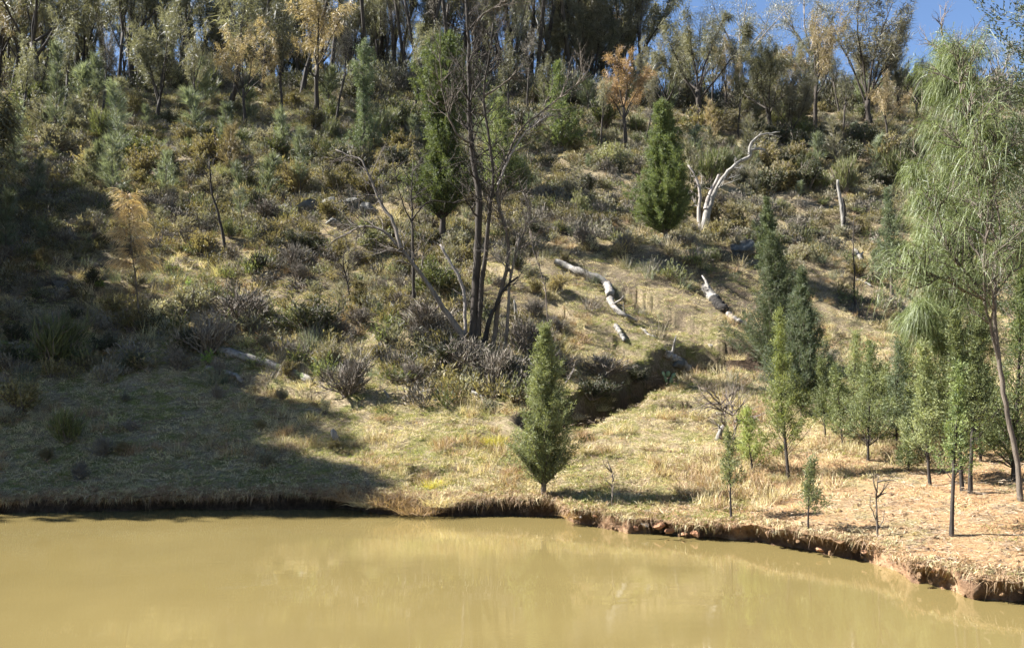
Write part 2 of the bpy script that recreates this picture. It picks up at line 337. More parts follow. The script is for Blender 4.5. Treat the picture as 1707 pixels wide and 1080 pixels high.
class Tubes:
    """collects polylines with radii and builds them as tapered tubes, batch by batch"""
    def __init__(s): s.b = {}; s.V = []; s.T = []; s.Q = []; s.n = 0
    def add(s, pts, rad, sides=5):
        pts = np.asarray(pts, float); rad = np.asarray(rad, float)
        s.b.setdefault((len(pts), sides), []).append((pts, rad))
    def arrays(s, rng=None, rough=0.0):
        V = []; Q = []; T = []; n = 0
        for (m, k), items in s.b.items():
            P = np.array([i[0] for i in items]); R = np.array([i[1] for i in items]); B = len(P)
            tg = np.empty_like(P); tg[:, 1:-1] = P[:, 2:] - P[:, :-2]; tg[:, 0] = P[:, 1] - P[:, 0]; tg[:, -1] = P[:, -1] - P[:, -2]
            tg = unit(tg); ref = np.where(np.abs(tg[:, :1, 2:3]) > 0.9, np.array([1.0, 0, 0]), np.array([0, 0, 1.0]))
            ref = np.broadcast_to(ref, tg.shape)
            u = unit(np.cross(ref, tg)); w = np.cross(tg, u)
            an = np.arange(k) * 2 * math.pi / k
            ring = (u[:, :, None, :] * np.cos(an)[None, None, :, None] + w[:, :, None, :] * np.sin(an)[None, None, :, None])
            RR = R[:, :, None, None] * (1 + (rng.uniform(-rough, rough, (B, m, k, 1)) if rough else 0))
            vv = (P[:, :, None, :] + ring * RR).reshape(-1, 3)
            base = n + np.arange(B)[:, None, None] * (m * k) + np.arange(m - 1)[None, :, None] * k
            i = np.arange(k)[None, None, :]; j = (i + 1) % k
            Q.append(np.stack([base + i, base + j, base + k + j, base + k + i], -1).reshape(-1, 4))
            V.append(vv); n += len(vv)
            # end caps as fans
            tip = P[:, -1]; V.append(tip); ti = n + np.arange(B); n += B
            lb = (n - B - len(vv)) + np.arange(B)[:, None] * (m * k) + (m - 1) * k
            ii = np.arange(k)[None, :]; jj = (ii + 1) % k
            T.append(np.stack([lb + ii, lb + jj, np.broadcast_to(ti[:, None], (B, k))], -1).reshape(-1, 3))
        if not V: return np.zeros((0, 3)), np.zeros((0, 3), int), np.zeros((0, 4), int)
        return np.concatenate(V), np.concatenate(T), np.concatenate(Q)
    def mesh(s, name, mat, rng=None, rough=0.0, smooth=True):
        V, T, Q = s.arrays(rng, rough)
        return mesh_np(name, V, T, Q, [mat], smooth=smooth)

def needles(C, D, L, W, rng, droop=0.0, segs=1):
    """thin blades from C along D; one triangle each, or a bent strip with segs=2"""
    n = len(C); side = unit(np.cross(D, unit(rng.normal(size=(n, 3))))) * (np.asarray(W).reshape(-1, 1) / 2)
    L = np.asarray(L).reshape(-1, 1) * np.ones((n, 1))
    if segs == 1:
        tip = C + D * L + np.array([0, 0, -1.0]) * (droop * L)
        V = np.stack([C - side, C + side, tip], 1).reshape(-1, 3); T = np.arange(3 * n).reshape(-1, 3); return V, T, 3
    mid = C + D * L * 0.5 + np.array([0, 0, -1.0]) * (droop * L * 0.3); tip = C + D * L + np.array([0, 0, -1.0]) * (droop * L * 1.0)
    if segs == 3:
        d1 = C + D * L * .33 - np.array([0, 0, 1.]) * droop * L * .12; d2 = C + D * L * .62 - np.array([0, 0, 1.]) * droop * L * .5; tip = C + D * L * .8 - np.array([0, 0, 1.]) * droop * L * 1.05
        V = np.stack([C - side, C + side, d1 - side, d1 + side, d2 - side * .8, d2 + side * .8, tip], 1).reshape(-1, 3); b = np.arange(n)[:, None] * 7
        T = np.concatenate([b + np.array([[0, 1, 3]]), b + np.array([[0, 3, 2]]), b + np.array([[2, 3, 5]]), b + np.array([[2, 5, 4]]), b + np.array([[4, 5, 6]])]); return V, T, 7
    V = np.stack([C - side, C + side, mid - side * .8, mid + side * .8, tip], 1).reshape(-1, 3); b = np.arange(n)[:, None] * 5
    T = np.concatenate([b + np.array([[0, 1, 3]]), b + np.array([[0, 3, 2]]), b + np.array([[2, 3, 4]])]); return V, T, 5
def leaves(C, D, L, W, rng):
    """kite-shaped leaves: two triangles each"""
    n = len(C); D = unit(D); side = unit(np.cross(D, unit(rng.normal(size=(n, 3)))))
    L = np.asarray(L).reshape(-1, 1) * np.ones((n, 1)); W = np.asarray(W).reshape(-1, 1) * np.ones((n, 1))
    nrm = np.cross(side, D) * W * 0.25
    V = np.stack([C, C + D * L * .5 - side * W / 2 + nrm, C + D * L, C + D * L * .5 + side * W / 2 + nrm], 1).reshape(-1, 3)
    b = np.arange(n)[:, None] * 4
    T = np.concatenate([b + np.array([[0, 1, 2]]), b + np.array([[0, 2, 3]])]); return V, T, 4
class Soup:
    def __init__(s): s.V = []; s.T = []; s.v = []; s.mi = []; s.n = 0
    def add(s, VT, val, mi=0):
        V, T, k = VT; s.V.append(V); s.T.append(T + s.n); s.n += len(V)
        val = np.asarray(val, float); s.v.append(np.repeat(val, k) if val.ndim and len(val) * k == len(V) else np.full(len(V), float(np.mean(val)))); s.mi.append(np.full(len(T), mi))
    def tubes(s, tb, mi=0, val=0.5, rng=None):
        V, T, Q = tb.arrays(); Tq = np.concatenate([Q[:, [0, 1, 2]], Q[:, [0, 2, 3]]]) if len(Q) else np.zeros((0, 3), int)
        T = np.concatenate([T, Tq]); s.V.append(V); s.T.append(T + s.n); s.n += len(V); s.v.append(np.full(len(V), val)); s.mi.append(np.full(len(T), mi))
    def mesh(s, name, mats, smooth=False):
        return mesh_np(name, np.concatenate(s.V), np.concatenate(s.T), None, mats, np.concatenate(s.v), smooth, np.concatenate(s.mi))

def rot_to(d):
    """any perpendicular pair for a direction"""
    r = np.array([0, 0, 1.0]) if abs(d[2]) < 0.9 else np.array([1.0, 0, 0])
    u = np.cross(r, d); u /= np.linalg.norm(u); return u, np.cross(d, u)
def wander(rng, p, d, L, n, jit, up):
    pts = [p]; st = L / (n - 1)
    for k in range(n - 1):
        d = d + rng.normal(size=3) * jit; d[2] += up; d = d / np.linalg.norm(d)
        p = p + d * st; pts.append(p)
    return np.array(pts), d
def grow(rng, tb, p, d, L, r, lvl, spec, tips):
    """recursive limb: spec[lvl] = dict(n children, ang, len ratio, up, jit); collects tip twigs as (points) in tips"""
    s = spec[lvl]; n = s.get('pts', 5)
    pts, dl = wander(rng, p, d, L, n, s['jit'], s['up'])
    rad = np.linspace(r, r * s.get('taper', 0.5), n)
    tb.add(pts, rad, s.get('sides', 4))
    if lvl + 1 >= len(spec): tips.append(pts); return
    k = s['n'] if isinstance(s['n'], int) else int(rng.integers(*s['n']))
    t0 = s.get('t0', 0.3)
    for i in range(k):
        t = t0 + (1 - t0) * (i + rng.uniform(0.2, 0.8)) / k
        q = t * (n - 1); i0 = min(int(q), n - 2); f = q - i0
        pp = pts[i0] * (1 - f) + pts[i0 + 1] * f; dd = pts[i0 + 1] - pts[i0]; dd /= np.linalg.norm(dd)
        u, w = rot_to(dd); az = rng.uniform(0, 2 * math.pi); an = s['ang'] * rng.uniform(0.6, 1.3)
        cdn = dd * math.cos(an) + (u * math.cos(az) + w * math.sin(az)) * math.sin(an)
        grow(rng, tb, pp, cdn, L * s['ratio'] * rng.uniform(0.65, 1.15) * (1.15 - 0.45 * t), r * (1 - 0.5 * t) * s.get('rr', 0.55), lvl + 1, spec, tips)
    if s.get('cont', True):
        grow(rng, tb, pts[-1], dl, L * s['ratio'] * 0.8, r * s.get('taper', 0.5), lvl + 1, spec, tips)
def along(rng, tips, per, t0=0.0):
    """random points and directions along tip twigs"""
    P = []; D = []
    for pts in tips:
        n = len(pts); q = rng.uniform(t0 * (n - 1), n - 1 - 1e-6, per); i = q.astype(int); f = (q - i)[:, None]
        P.append(pts[i] * (1 - f) + pts[i + 1] * f); D.append(pts[i + 1] - pts[i])
    return np.concatenate(P), unit(np.concatenate(D))
# ------------------------------------------------------------------ ground, bank and water
def build_terrain():
    A = np.concatenate([np.linspace(-1.75, -0.76, 60)[:-1], np.linspace(-0.76, 0.76, 860), np.linspace(0.76, 1.75, 60)[1:]])
    U = np.concatenate([[-7, -4.5, -2.5, -1.3, -0.7, -0.35], np.zeros(9), [0.06, 0.11, 0.17, 0.24, 0.32], np.geomspace(0.42, 22, 210), np.geomspace(22.3, 110, 120), [130, 160, 200, 260]])
    na, nu = len(A), len(U); ys = shore(A)
    AA = np.repeat(A[None], nu, 0); YY = ys[None] + U[:, None]; X = AA * YY
    Z = H(X, YY)
    bank = np.zeros_like(Z); Y2 = YY.copy()
    cutn = .75 * np.clip(0.55 + 2.4 * fbm(A * 14, A * 0, 61, 3), -0.7, 1.7)        # how far each stretch of bank is undercut
    top = H(AA[15] * (ys + 0.11), ys + 0.11) * 0.92
    prof = [(0.08, -0.25), (0.17, -0.08), (0.24, 0.01), (0.26, 0.25), (0.23, 0.5), (0.12, 0.72), (0.03, 0.88), (-0.03, 0.97), (0.0, 1.03)]
    for k, (dy, zf) in enumerate(prof):
        j = 6 + k
        nz = fbm(A * 60, A * 0 + k * 0.55, 63, 3) * 1.6
        Y2[j] = ys + dy * cutn + 0.07 * nz + 0.03 * fbm(A * 260, A * 0 + k * 1.3, 65, 2)
        Z[j] = (zf * top if zf > 0 else zf) + 0.03 * fbm(A * 130, A * 0 + k * 2.1, 66, 2) * (zf > 0.2)
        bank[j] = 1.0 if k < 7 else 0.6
    X = AA * Y2
    for j in (4, 5): Z[j] = np.minimum(Z[j], -0.15)
    far = np.clip((YY - 24) / 5, 0, 1) * np.clip(1 - (AA - 0.25) * 3.0 + (YY - 31) / 5, 0, 1)
    heath = np.clip(far + 0.7 * fbm(X / 3, YY / 3, 91, 3), 0, 1) * 0.85
    clay = np.clip((AA - 0.13) / 0.12, 0, 1) * np.clip((21 - YY) / 5, 0, 1) * np.clip(1 + 1.2 * fbm(X / 1.6, YY / 1.6, 92, 3), 0, 1)
    clay = np.maximum(clay, np.clip((AA - 0.1) / 0.1, 0, 1) * np.clip(1.3 - (Y2 - ys) / 1.5, 0, 1) * 0.9)
    d, s, t = seg_dist(X, Y2, GULLY); bank = np.maximum(bank, 1.0 * np.clip(2.2 - d / 0.45, 0, 1) * (t > 0.02))  # gully walls and bed get the dark soil tone as painted shade
    idx = np.arange(na * nu).reshape(nu, na)
    Q = np.stack([idx[:-1, :-1], idx[:-1, 1:], idx[1:, 1:], idx[1:, :-1]], -1).reshape(-1, 4)
    me = mesh_np("hillside", np.stack([X, Y2, Z], -1).reshape(-1, 3), None, Q, [M['ground']], smooth=True,
                 attrs={"redbank": np.clip((AA.ravel() - 0.02) / 0.05, 0.0, 1) * np.clip(2.2 - (Y2 - ys).ravel(), 0, 1) * np.clip(0.75 + 1.2 * fbm(X.ravel() / .5, Y2.ravel() / .5, 15, 2), .1, 1), "heath": heath.ravel(), "clay": clay.ravel(), "bank": bank.ravel()})
    kind(link("hillside", me), "structure")
    # the dam wall the picture was taken from, and the ground behind it
    gx = np.linspace(-90, 90, 121); gy = np.concatenate([np.linspace(-160, -12, 24), np.linspace(-11, 12, 47)])
    GX, GY = np.meshgrid(gx, gy)
    e = GY - 3.2 + 0.0009 * GX ** 2
    z = np.where(e < 0, 1.4 * np.clip(-e / 2.2, 0, 1) - 0.02 * np.clip(-e - 8, 0, 20), -np.clip(e, 0, 3) * 0.5) + 0.12 * fbm(GX / 3, GY / 3, 7, 2)
    z = np.where(GY > 9.5, -1.4, z)
    n0, n1 = GX.shape; idx = np.arange(n0 * n1).reshape(n0, n1)
    Q = np.stack([idx[:-1, :-1], idx[:-1, 1:], idx[1:, 1:], idx[1:, :-1]], -1).reshape(-1, 4)
    o = link("dam_bank_ground", mesh_np("dam_bank_ground", np.stack([GX, GY, z], -1).reshape(-1, 3), None, Q, [M['ground']], smooth=True)); kind(o, "structure")
    w = mesh_np("pond_water", [(-80, 0, 0), (80, 0, 0), (80, 22, 0), (-80, 22, 0)], None, [(0, 1, 2, 3)], [M['water']])
    kind(link("pond_water", w), "structure")
build_terrain()

# ------------------------------------------------------------------ scattered ground cover (stuff)
def scatter(name, protos, P, R, S, I):
    """one object whose geometry nodes place the prototype meshes on its points"""
    col = bpy.data.collections.new(name + "_source")
    for k, me in enumerate(protos):
        col.objects.link(bpy.data.objects.new("%s_piece_%02d" % (name, k), me))
    me = bpy.data.meshes.new(name); me.vertices.add(len(P)); me.vertices.foreach_set("co", np.asarray(P, np.float32).ravel())
    a = me.attributes.new("rot", 'FLOAT_VECTOR', 'POINT'); a.data.foreach_set("vector", np.asarray(R, np.float32).ravel())
    a = me.attributes.new("scl", 'FLOAT_VECTOR', 'POINT'); a.data.foreach_set("vector", np.asarray(S, np.float32).ravel())
    a = me.attributes.new("idx", 'INT', 'POINT'); a.data.foreach_set("value", np.asarray(I, np.int32))
    ob = link(name, me); kind(ob, "stuff")
    ng = bpy.data.node_groups.new(name, 'GeometryNodeTree')
    ng.interface.new_socket(name='Geometry', in_out='INPUT', socket_type='NodeSocketGeometry'); ng.interface.new_socket(name='Geometry', in_out='OUTPUT', socket_type='NodeSocketGeometry')
    gi = ng.nodes.new('NodeGroupInput'); go = ng.nodes.new('NodeGroupOutput')
    iop = ng.nodes.new('GeometryNodeInstanceOnPoints'); ci = ng.nodes.new('GeometryNodeCollectionInfo'); ci.inputs[0].default_value = col
    ci.inputs[1].default_value = True; ci.inputs[2].default_value = True
    def attr(n, t):
        x = ng.nodes.new('GeometryNodeInputNamedAttribute'); x.data_type = t; x.inputs[0].default_value = n; return x.outputs[0]
    e2r = ng.nodes.new('FunctionNodeEulerToRotation')
    L = ng.links.new
    L(gi.outputs[0], iop.inputs['Points']); L(ci.outputs[0], iop.inputs['Instance']); iop.inputs['Pick Instance'].default_value = True
    L(attr('idx', 'INT'), iop.inputs['Instance Index']); L(attr('rot', 'FLOAT_VECTOR'), e2r.inputs[0]); L(e2r.outputs[0], iop.inputs['Rotation']); L(attr('scl', 'FLOAT_VECTOR'), iop.inputs['Scale'])
    L(iop.outputs[0], go.inputs[0])
    ob.modifiers.new("scatter", 'NODES').node_group = ng
    return ob

def tuft(rng, n, h, spread, w, lean, mat, bend=0.25, segs=2):
    C = np.zeros((n, 3)); r = np.sqrt(rng.uniform(0, 1, n)) * spread; a = rng.uniform(0, 6.283, n)
    C[:, 0] = r * np.cos(a); C[:, 1] = r * np.sin(a); C[:, 2] = -0.01
    D = rng.normal(size=(n, 3)) * lean; D[:, 0] += np.cos(a) * lean * .7; D[:, 1] += np.sin(a) * lean * .7; D[:, 2] = np.abs(D[:, 2]) + 0.5 + rng.uniform(0, .5, n); D = unit(D)
    s = Soup(); s.add(needles(C, D, h * rng.uniform(0.45, 1.1, n), w, rng, bend, segs), rng.uniform(0, 1, n))
    return s.mesh("grass_tuft", [mat])
def sticks(rng, n, L, w, spread):
    C = np.zeros((n, 3)); C[:, :2] = rng.uniform(-spread, spread, (n, 2)); C[:, 2] = rng.uniform(0.0, 0.05, n)
    a = rng.uniform(0, 6.28, n); D = unit(np.stack([np.cos(a), np.sin(a), rng.normal(0, 0.12, n)], 1))
    s = Soup(); s.add(needles(C, D, L * rng.uniform(.3, 1.2, n), w, rng, 0.0, 1), rng.uniform(0, 1, n)); return s.mesh("stick_litter", [M['litter']])

def world_points(n, ylo, yhi, alo=-0.72, ahi=0.72, rng=RNG, gain=1.0, umin=0.12):
    """points spread over the ground, denser close to the camera (density ~ 1/Y^gain)"""
    t = rng.uniform(0, 1, n); p = 2 - gain
    Y = (ylo ** p + t * (yhi ** p - ylo ** p)) ** (1 / p) if abs(p) > 1e-6 else ylo * (yhi / ylo) ** t
    a = rng.uniform(alo, ahi, n); u = Y - shore(a); m = u > umin
    return a[m] * Y[m], Y[m], a[m], u[m]
def gully_near(x, y): return seg_dist(x, y, GULLY)[0]

def ground_cover():
    rng = np.random.default_rng(5)
    def put(name, protos, x, y, smin, smax, tilt=0.2, zoff=0.0, flat=(0.7, 1.3)):
        n = len(x); z = H(x, y) + zoff
        s = rng.uniform(smin, smax, n); S = np.stack([s, s, s * rng.uniform(*flat, n)], 1)
        R = np.stack([rng.normal(0, tilt, n) + 0.18, rng.normal(0, tilt, n), rng.uniform(0, 6.283, n)], 1)
        scatter(name, protos, np.stack([x, y, z], 1), R, S, rng.integers(0, len(protos), n))
    mats = [M['straw'], M['straw'], M['straw'], M['brown_grass'], M['moss_grass']]
    short = [tuft(rng, 46, 0.105, 0.19, 0.008, 0.75, mats[k % 5], 0.35, 2) for k in range(8)]
    x, y, a, u = world_points(64000, 10, 46, rng=rng, gain=1.5)
    ok = rng.uniform(0, 1, len(x)) < np.clip(1.0 + 1.1 * np.clip(fbm(x / 1.1, y / .8, 205, 3) + .02, -.9, 0) - 0.88 * np.clip((a - .16) / .1, 0, 1) * np.clip((19 - y) / 4, 0, 1), 0, 1)
    ok &= (gully_near(x, y) > 0.9)
    put("dry_grass", short, x[ok], y[ok], 0.55, 1.25, 0.3, 0, (0.35, 1.5))
    green = [tuft(rng, 60, 0.07, 0.2, 0.009, 0.8, M['moss_grass'], 0.3, 1) for k in range(3)]
    x, y, a, u = world_points(30000, 14, 34, rng=rng, gain=1.5)
    patch = fbm(x / 1.5, y / 0.9, 301, 3) + 0.12 * np.exp(-((a - .2) / .15) ** 2)
    ok = (patch > 0.13) & ~((a > 0.3) & (y < 18)) & (gully_near(x, y) > 0.8)
    put("short_green_grass", green, x[ok], y[ok], 0.5, 1.2, 0.2)
    tall = [tuft(rng, 55, 0.42, 0.16, 0.008, 0.38, M[m], 0.3, 2) for m in ('straw', 'brown_grass', 'straw', 'brown_grass')]
    x, y, a, u = world_points(15000, 12, 60, rng=rng, gain=1.3)
    band = fbm(x / 2.2, y / 1.4, 401, 3)
    gz = np.exp(-((a - 0.24) / 0.09) ** 2 - ((y - 24.5) / 2.5) ** 2) + 0.8 * np.exp(-((a - 0.42) / 0.14) ** 2 - ((y - 30) / 2.5) ** 2) + 0.7 * np.exp(-((a - 0.36) / 0.1) ** 2 - ((y - 16.5) / 1.3) ** 2)
    ok = (band + gz * 0.6 + 0.10 * (y > 26) + .08 * (a < -.05) > np.where((y < 24) & (a > -.2), .30, .2)) & (u > 0.5) & (gully_near(x, y) > 0.6)
    put("tall_dry_grass", tall, x[ok], y[ok], 0.5, 1.3, 0.2)
    fr = [tuft(rng, 50, 0.24, 0.13, 0.007, 0.7, M[m], 1.1, 3) for m in ('straw', 'brown_grass', 'brown_grass')]
    a = rng.uniform(-0.75, 0.75, 6000); y = shore(a) + 0.06 + np.abs(rng.normal(0, .16, len(a))); x = a * y; ok = (rng.uniform(0, 1, len(a)) < np.where(a < .07, .9, .16)) 
    put("bank_edge_grass", fr, x[ok], y[ok], 0.5, 1.35, 0.25, 0.0, (.5, 1.0))
    fc = [lump_mesh(rng, (1, .8, .7), 2, M['clod'], 0.35) for k in range(4)]
    a = rng.uniform(0.06, 0.75, 110); y = shore(a) + rng.uniform(-.05, .16, len(a)); n = len(a); sz = rng.uniform(.015, .05, n) + .07 * rng.uniform(0, 1, n) ** 8
    scatter("bank_face_clods", fc, np.stack([a * y, y, rng.uniform(-.02, .26, n)], 1), rng.uniform(0, 6, (n, 3)), np.stack([sz, sz, sz * .8], 1), rng.integers(0, 4, n))
    lit = [sticks(rng, 40, 0.16, 0.007, 0.4) for k in range(5)]
    x, y, a, u = world_points(9000, 9.5, 40, rng=rng, gain=1.2)
    ok = rng.uniform(0, 1, len(x)) < np.clip(0.22 + .4 * np.clip((a - .1) / .15, 0, 1), 0, 1)
    put("fallen_twig_litter", lit, x[ok], y[ok], 0.5, 1.3, 0.08, 0.01)
    br = [tuft(rng, 70, 0.62, 0.16, 0.009, 0.34, M[m], 0.12, 2) for m in ('twiggy', 'heath_grey', 'straw', 'twiggy', 'oak_grey')]
    x, y, a, u = world_points(9000, 23, 70, rng=rng, gain=0.8)
    ok = (fbm(x / 2.6, y / 2.0, 611, 3) > 0.06) & (gully_near(x, y) > 1.0) & (rng.uniform(0, 1, len(x)) < np.clip(zone_density(a, y) + .25, 0, 1))
    put("dry_brush", br, x[ok], y[ok], 0.5, 1.5, 0.2)
    # tall thicket on the crest that closes the view between the trunks
    th = [heath_mesh(rng, 1.0, 1.5, 420, M[m], M['twig'], 0.09, stems=20) for m in ('oak_olive', 'heath_dark', 'oak_dark', 'twiggy', 'oak_dark')]
    n = 650; Y = rng.uniform(72, 104, n); a = rng.uniform(-.75, .72, n)
    put("ridge_thicket", th, a * Y, Y, 0.9, 2.2, 0.1)
    # clods of earth and pebbles on the clay bank
    cl = [lump_mesh(rng, (1, .8, .6), 2, M['clod'], 0.3) for k in range(4)]
    x, y, a, u = world_points(5200, 9.5, 19, 0.05, 0.75, rng=rng, gain=1.0, umin=0.03)
    ok = (rng.uniform(0, 1, len(x)) < np.exp(-u / 1.2) + 0.18) & (vnoise(x * 2, y * 2, 9) > -0.1)
    put("earth_clods", cl, x[ok], y[ok], 0.02, 0.075, 0.4, -0.01)
    # low heath and bracken between the shrubs
    low = [heath_mesh(rng, 0.5, 0.34, 130, M[m], M['twig'], 0.045) for m in ('heath_olive', 'heath_green', 'twiggy', 'heath_grey', 'heath_olive', 'twiggy')]
    x, y, a, u = world_points(26000, 22, 92, -0.78, 0.78, rng=rng, gain=0.55)
    dens = zone_density(a, y)
    ok = (rng.uniform(0, 1, len(x)) < dens * np.clip(0.75 + 1.3 * fbm(x / 3, y / 3, 501, 2), 0.05, 1)) & (gully_near(x, y) > 1.0)
    put("heath_undergrowth", low, x[ok], y[ok], 0.6, 1.9, 0.12)
def zone_density(a, y):
    """how thickly low scrub covers the slope"""
    d = np.clip((y - 31) / 9, 0, 1)
    d = np.where((a < 0) & (y > 23.5) & (y < 34), 0.42, d)
    d = np.where((a > -0.12) & (a < 0.05) & (y > 21.5) & (y < 30), 0.5, d)
    d = np.where((a > 0.25) & (y < 50), d * 0.5, d)
    return d

# ------------------------------------------------------------------ rocks and lumps
_ico = {}
def ico(sub):
    if sub not in _ico:
        import bmesh
        bm = bmesh.new(); bmesh.ops.create_icosphere(bm, subdivisions=sub, radius=1.0)
        V = np.array([v.co[:] for v in bm.verts]); T = np.array([[v.index for v in f.verts] for f in bm.faces]); bm.free(); _ico[sub] = (V, T)
    return _ico[sub]
def lump_mesh(rng, size, sub, mat, rough=0.25, name="lump"):
    V, T = ico(sub); V = V.copy(); f = rng.uniform(-9, 9, 3)
    n = fbm(V[:, 0] * 1.6 + f[0] + V[:, 2] * .9, V[:, 1] * 1.6 + f[1] - V[:, 2] * 1.3, 3, 3)
    V *= (1 + rough * 2 * n + (.35 * rough * fbm(V[:, 0] * 6 + f[2], V[:, 1] * 6 + V[:, 2] * 5, 4, 3) if sub > 2 else 0))[:, None]
    for _ in range(9):                                     # chip flat faces
        d = unit(rng.normal(size=3)); k = V @ d; c = rng.uniform(0.42, 0.72); V -= np.outer(np.clip(k - c, 0, None), d)
    return mesh_np(name, V * np.array(size), T, None, [mat])
def rock(px, py, size, mat, label, group=None, rng=RNG, sink=0.25, cat="rock", name="rock"):
    g = ground(px, py)
    if g is None: return
    o = link(name, lump_mesh(rng, size, 3, M[mat], 0.25, name), None, (g[0], g[1], g[2] + size[2] * (1 - 2 * sink) * .8), (rng.uniform(-.2, .2), rng.uniform(-.2, .2), rng.uniform(0, 6.28)))
    tag(o, label, cat, group); return o

# ------------------------------------------------------------------ plants
def heath_mesh(rng, w, h, n, leafm, stemm, ls=0.04, stems=14, up=0.55, smooth=False):
    """a low bushy shrub as one mesh: arching stems with leaves toward their ends"""
    s = Soup(); tb = Tubes(); P = []; D = []
    for k in range(stems):
        a = rng.uniform(0, 6.283); el = rng.uniform(0.25, 1.0); rr = w * rng.uniform(.55, 1.0)
        d = np.array([math.cos(a) * rr * (1.1 - el * .75), math.sin(a) * rr * (1.1 - el * .75), h * (0.35 + 0.7 * el)])
        L = np.linalg.norm(d); pts, _ = wander(rng, np.array([0, 0, -.05]), d / L, L, 4, 0.16, 0.03)
        tb.add(pts, np.linspace(0.012, 0.003, 4) * (w + h), 3)
        q = rng.uniform(0.9, 2.999, n // stems * 2); i = q.astype(int); f = (q - i)[:, None]
        P.append(pts[i] * (1 - f) + pts[i + 1] * f + rng.normal(size=(len(q), 3)) * 0.07 * (w + h)); D.append(pts[i + 1] - pts[i])
    P = np.concatenate(P); D = unit(unit(np.concatenate(D)) + rng.normal(size=P.shape) * 0.7 + np.array([0, 0, up]))
    k = P[:, 2] > 0.01; P, D = P[k], D[k]
    s.add(leaves(P, D, ls * rng.uniform(.7, 1.6, len(P)) * 1.8, ls * .55, rng), np.clip(rng.normal(.5, .28, len(P)), 0, 1), 0); s.tubes(tb, 1)
    return s.mesh("heath_shrub", [leafm, stemm])

def shrub_parts(rng, w, h, n, leafm, ls, stems=22, up=0.5, twig=0, stemm='twig', clump=0.09, needle=False, tint=None):
    """a larger shrub: stem mesh and foliage mesh"""
    tb = Tubes(); P = []; D = []
    for k in range(stems):
        a = rng.uniform(0, 6.283); el = rng.uniform(0.15, 1.0) ** 0.8
        d = np.array([math.cos(a) * w * (1.15 - el), math.sin(a) * w * (1.15 - el), h * (0.3 + 0.72 * el)]) * rng.uniform(.75, 1.08)
        L = np.linalg.norm(d); pts, _ = wander(rng, np.array([rng.normal(0, .06) * w, rng.normal(0, .06) * w, -.05]), d / L, L, 5, 0.15, 0.05)
        tb.add(pts, np.linspace(0.014, 0.004, 5) * (w + h), 4)
        subs = [pts]
        for j in range(4 + twig):
            t = rng.uniform(.8, 3.4); i = int(t); p = pts[i] * (1 - t + i) + pts[i + 1] * (t - i)
            dd = unit(unit(pts[i + 1] - pts[i]) + rng.normal(size=3) * .55 + np.array([0, 0, .15])); q, _ = wander(rng, p, dd, L * rng.uniform(.2, .42), 3, .15, .05)
            tb.add(q, np.array([.006, .004, .0025]) * (w + h), 3); subs.append(q)
        m = max(3, n // stems // len(subs))
        for q in subs:
            c, dd = along(rng, [q], m, 0.35 if len(q) == 5 else 0.15); P.append(c + rng.normal(size=c.shape) * clump * .5 * (w + h) * .5); D.append(dd)
    P = np.concatenate(P); D = np.concatenate(D); D = unit(D + rng.normal(size=P.shape) * (.35 if needle else .7) + np.array([0, 0, up]))
    s = Soup(); L = ls * rng.uniform(.6, 1.4, len(P)); val = np.clip(rng.normal(.5, .28, len(P)), 0, 1)
    s.add(needles(P, D, L * 2.2, ls * .16, rng, .1, 1) if needle else leaves(P, D, L * 1.7, ls * .6, rng), val)
    return tb.mesh("stems", M[stemm]), s.mesh("foliage", [M[leafm]])
def plant(name, parts, loc, label, cat, group=None, rz=0, sc=1.0, tilt=(0, 0), names=("stems", "foliage")):
    e = link(name, None, None, loc, (tilt[0], tilt[1], rz), (sc, sc, sc) if np.isscalar(sc) else sc)
    if label: tag(e, label, cat, group)
    for nm, me in zip(names, parts): link(nm, me, e)
    return e

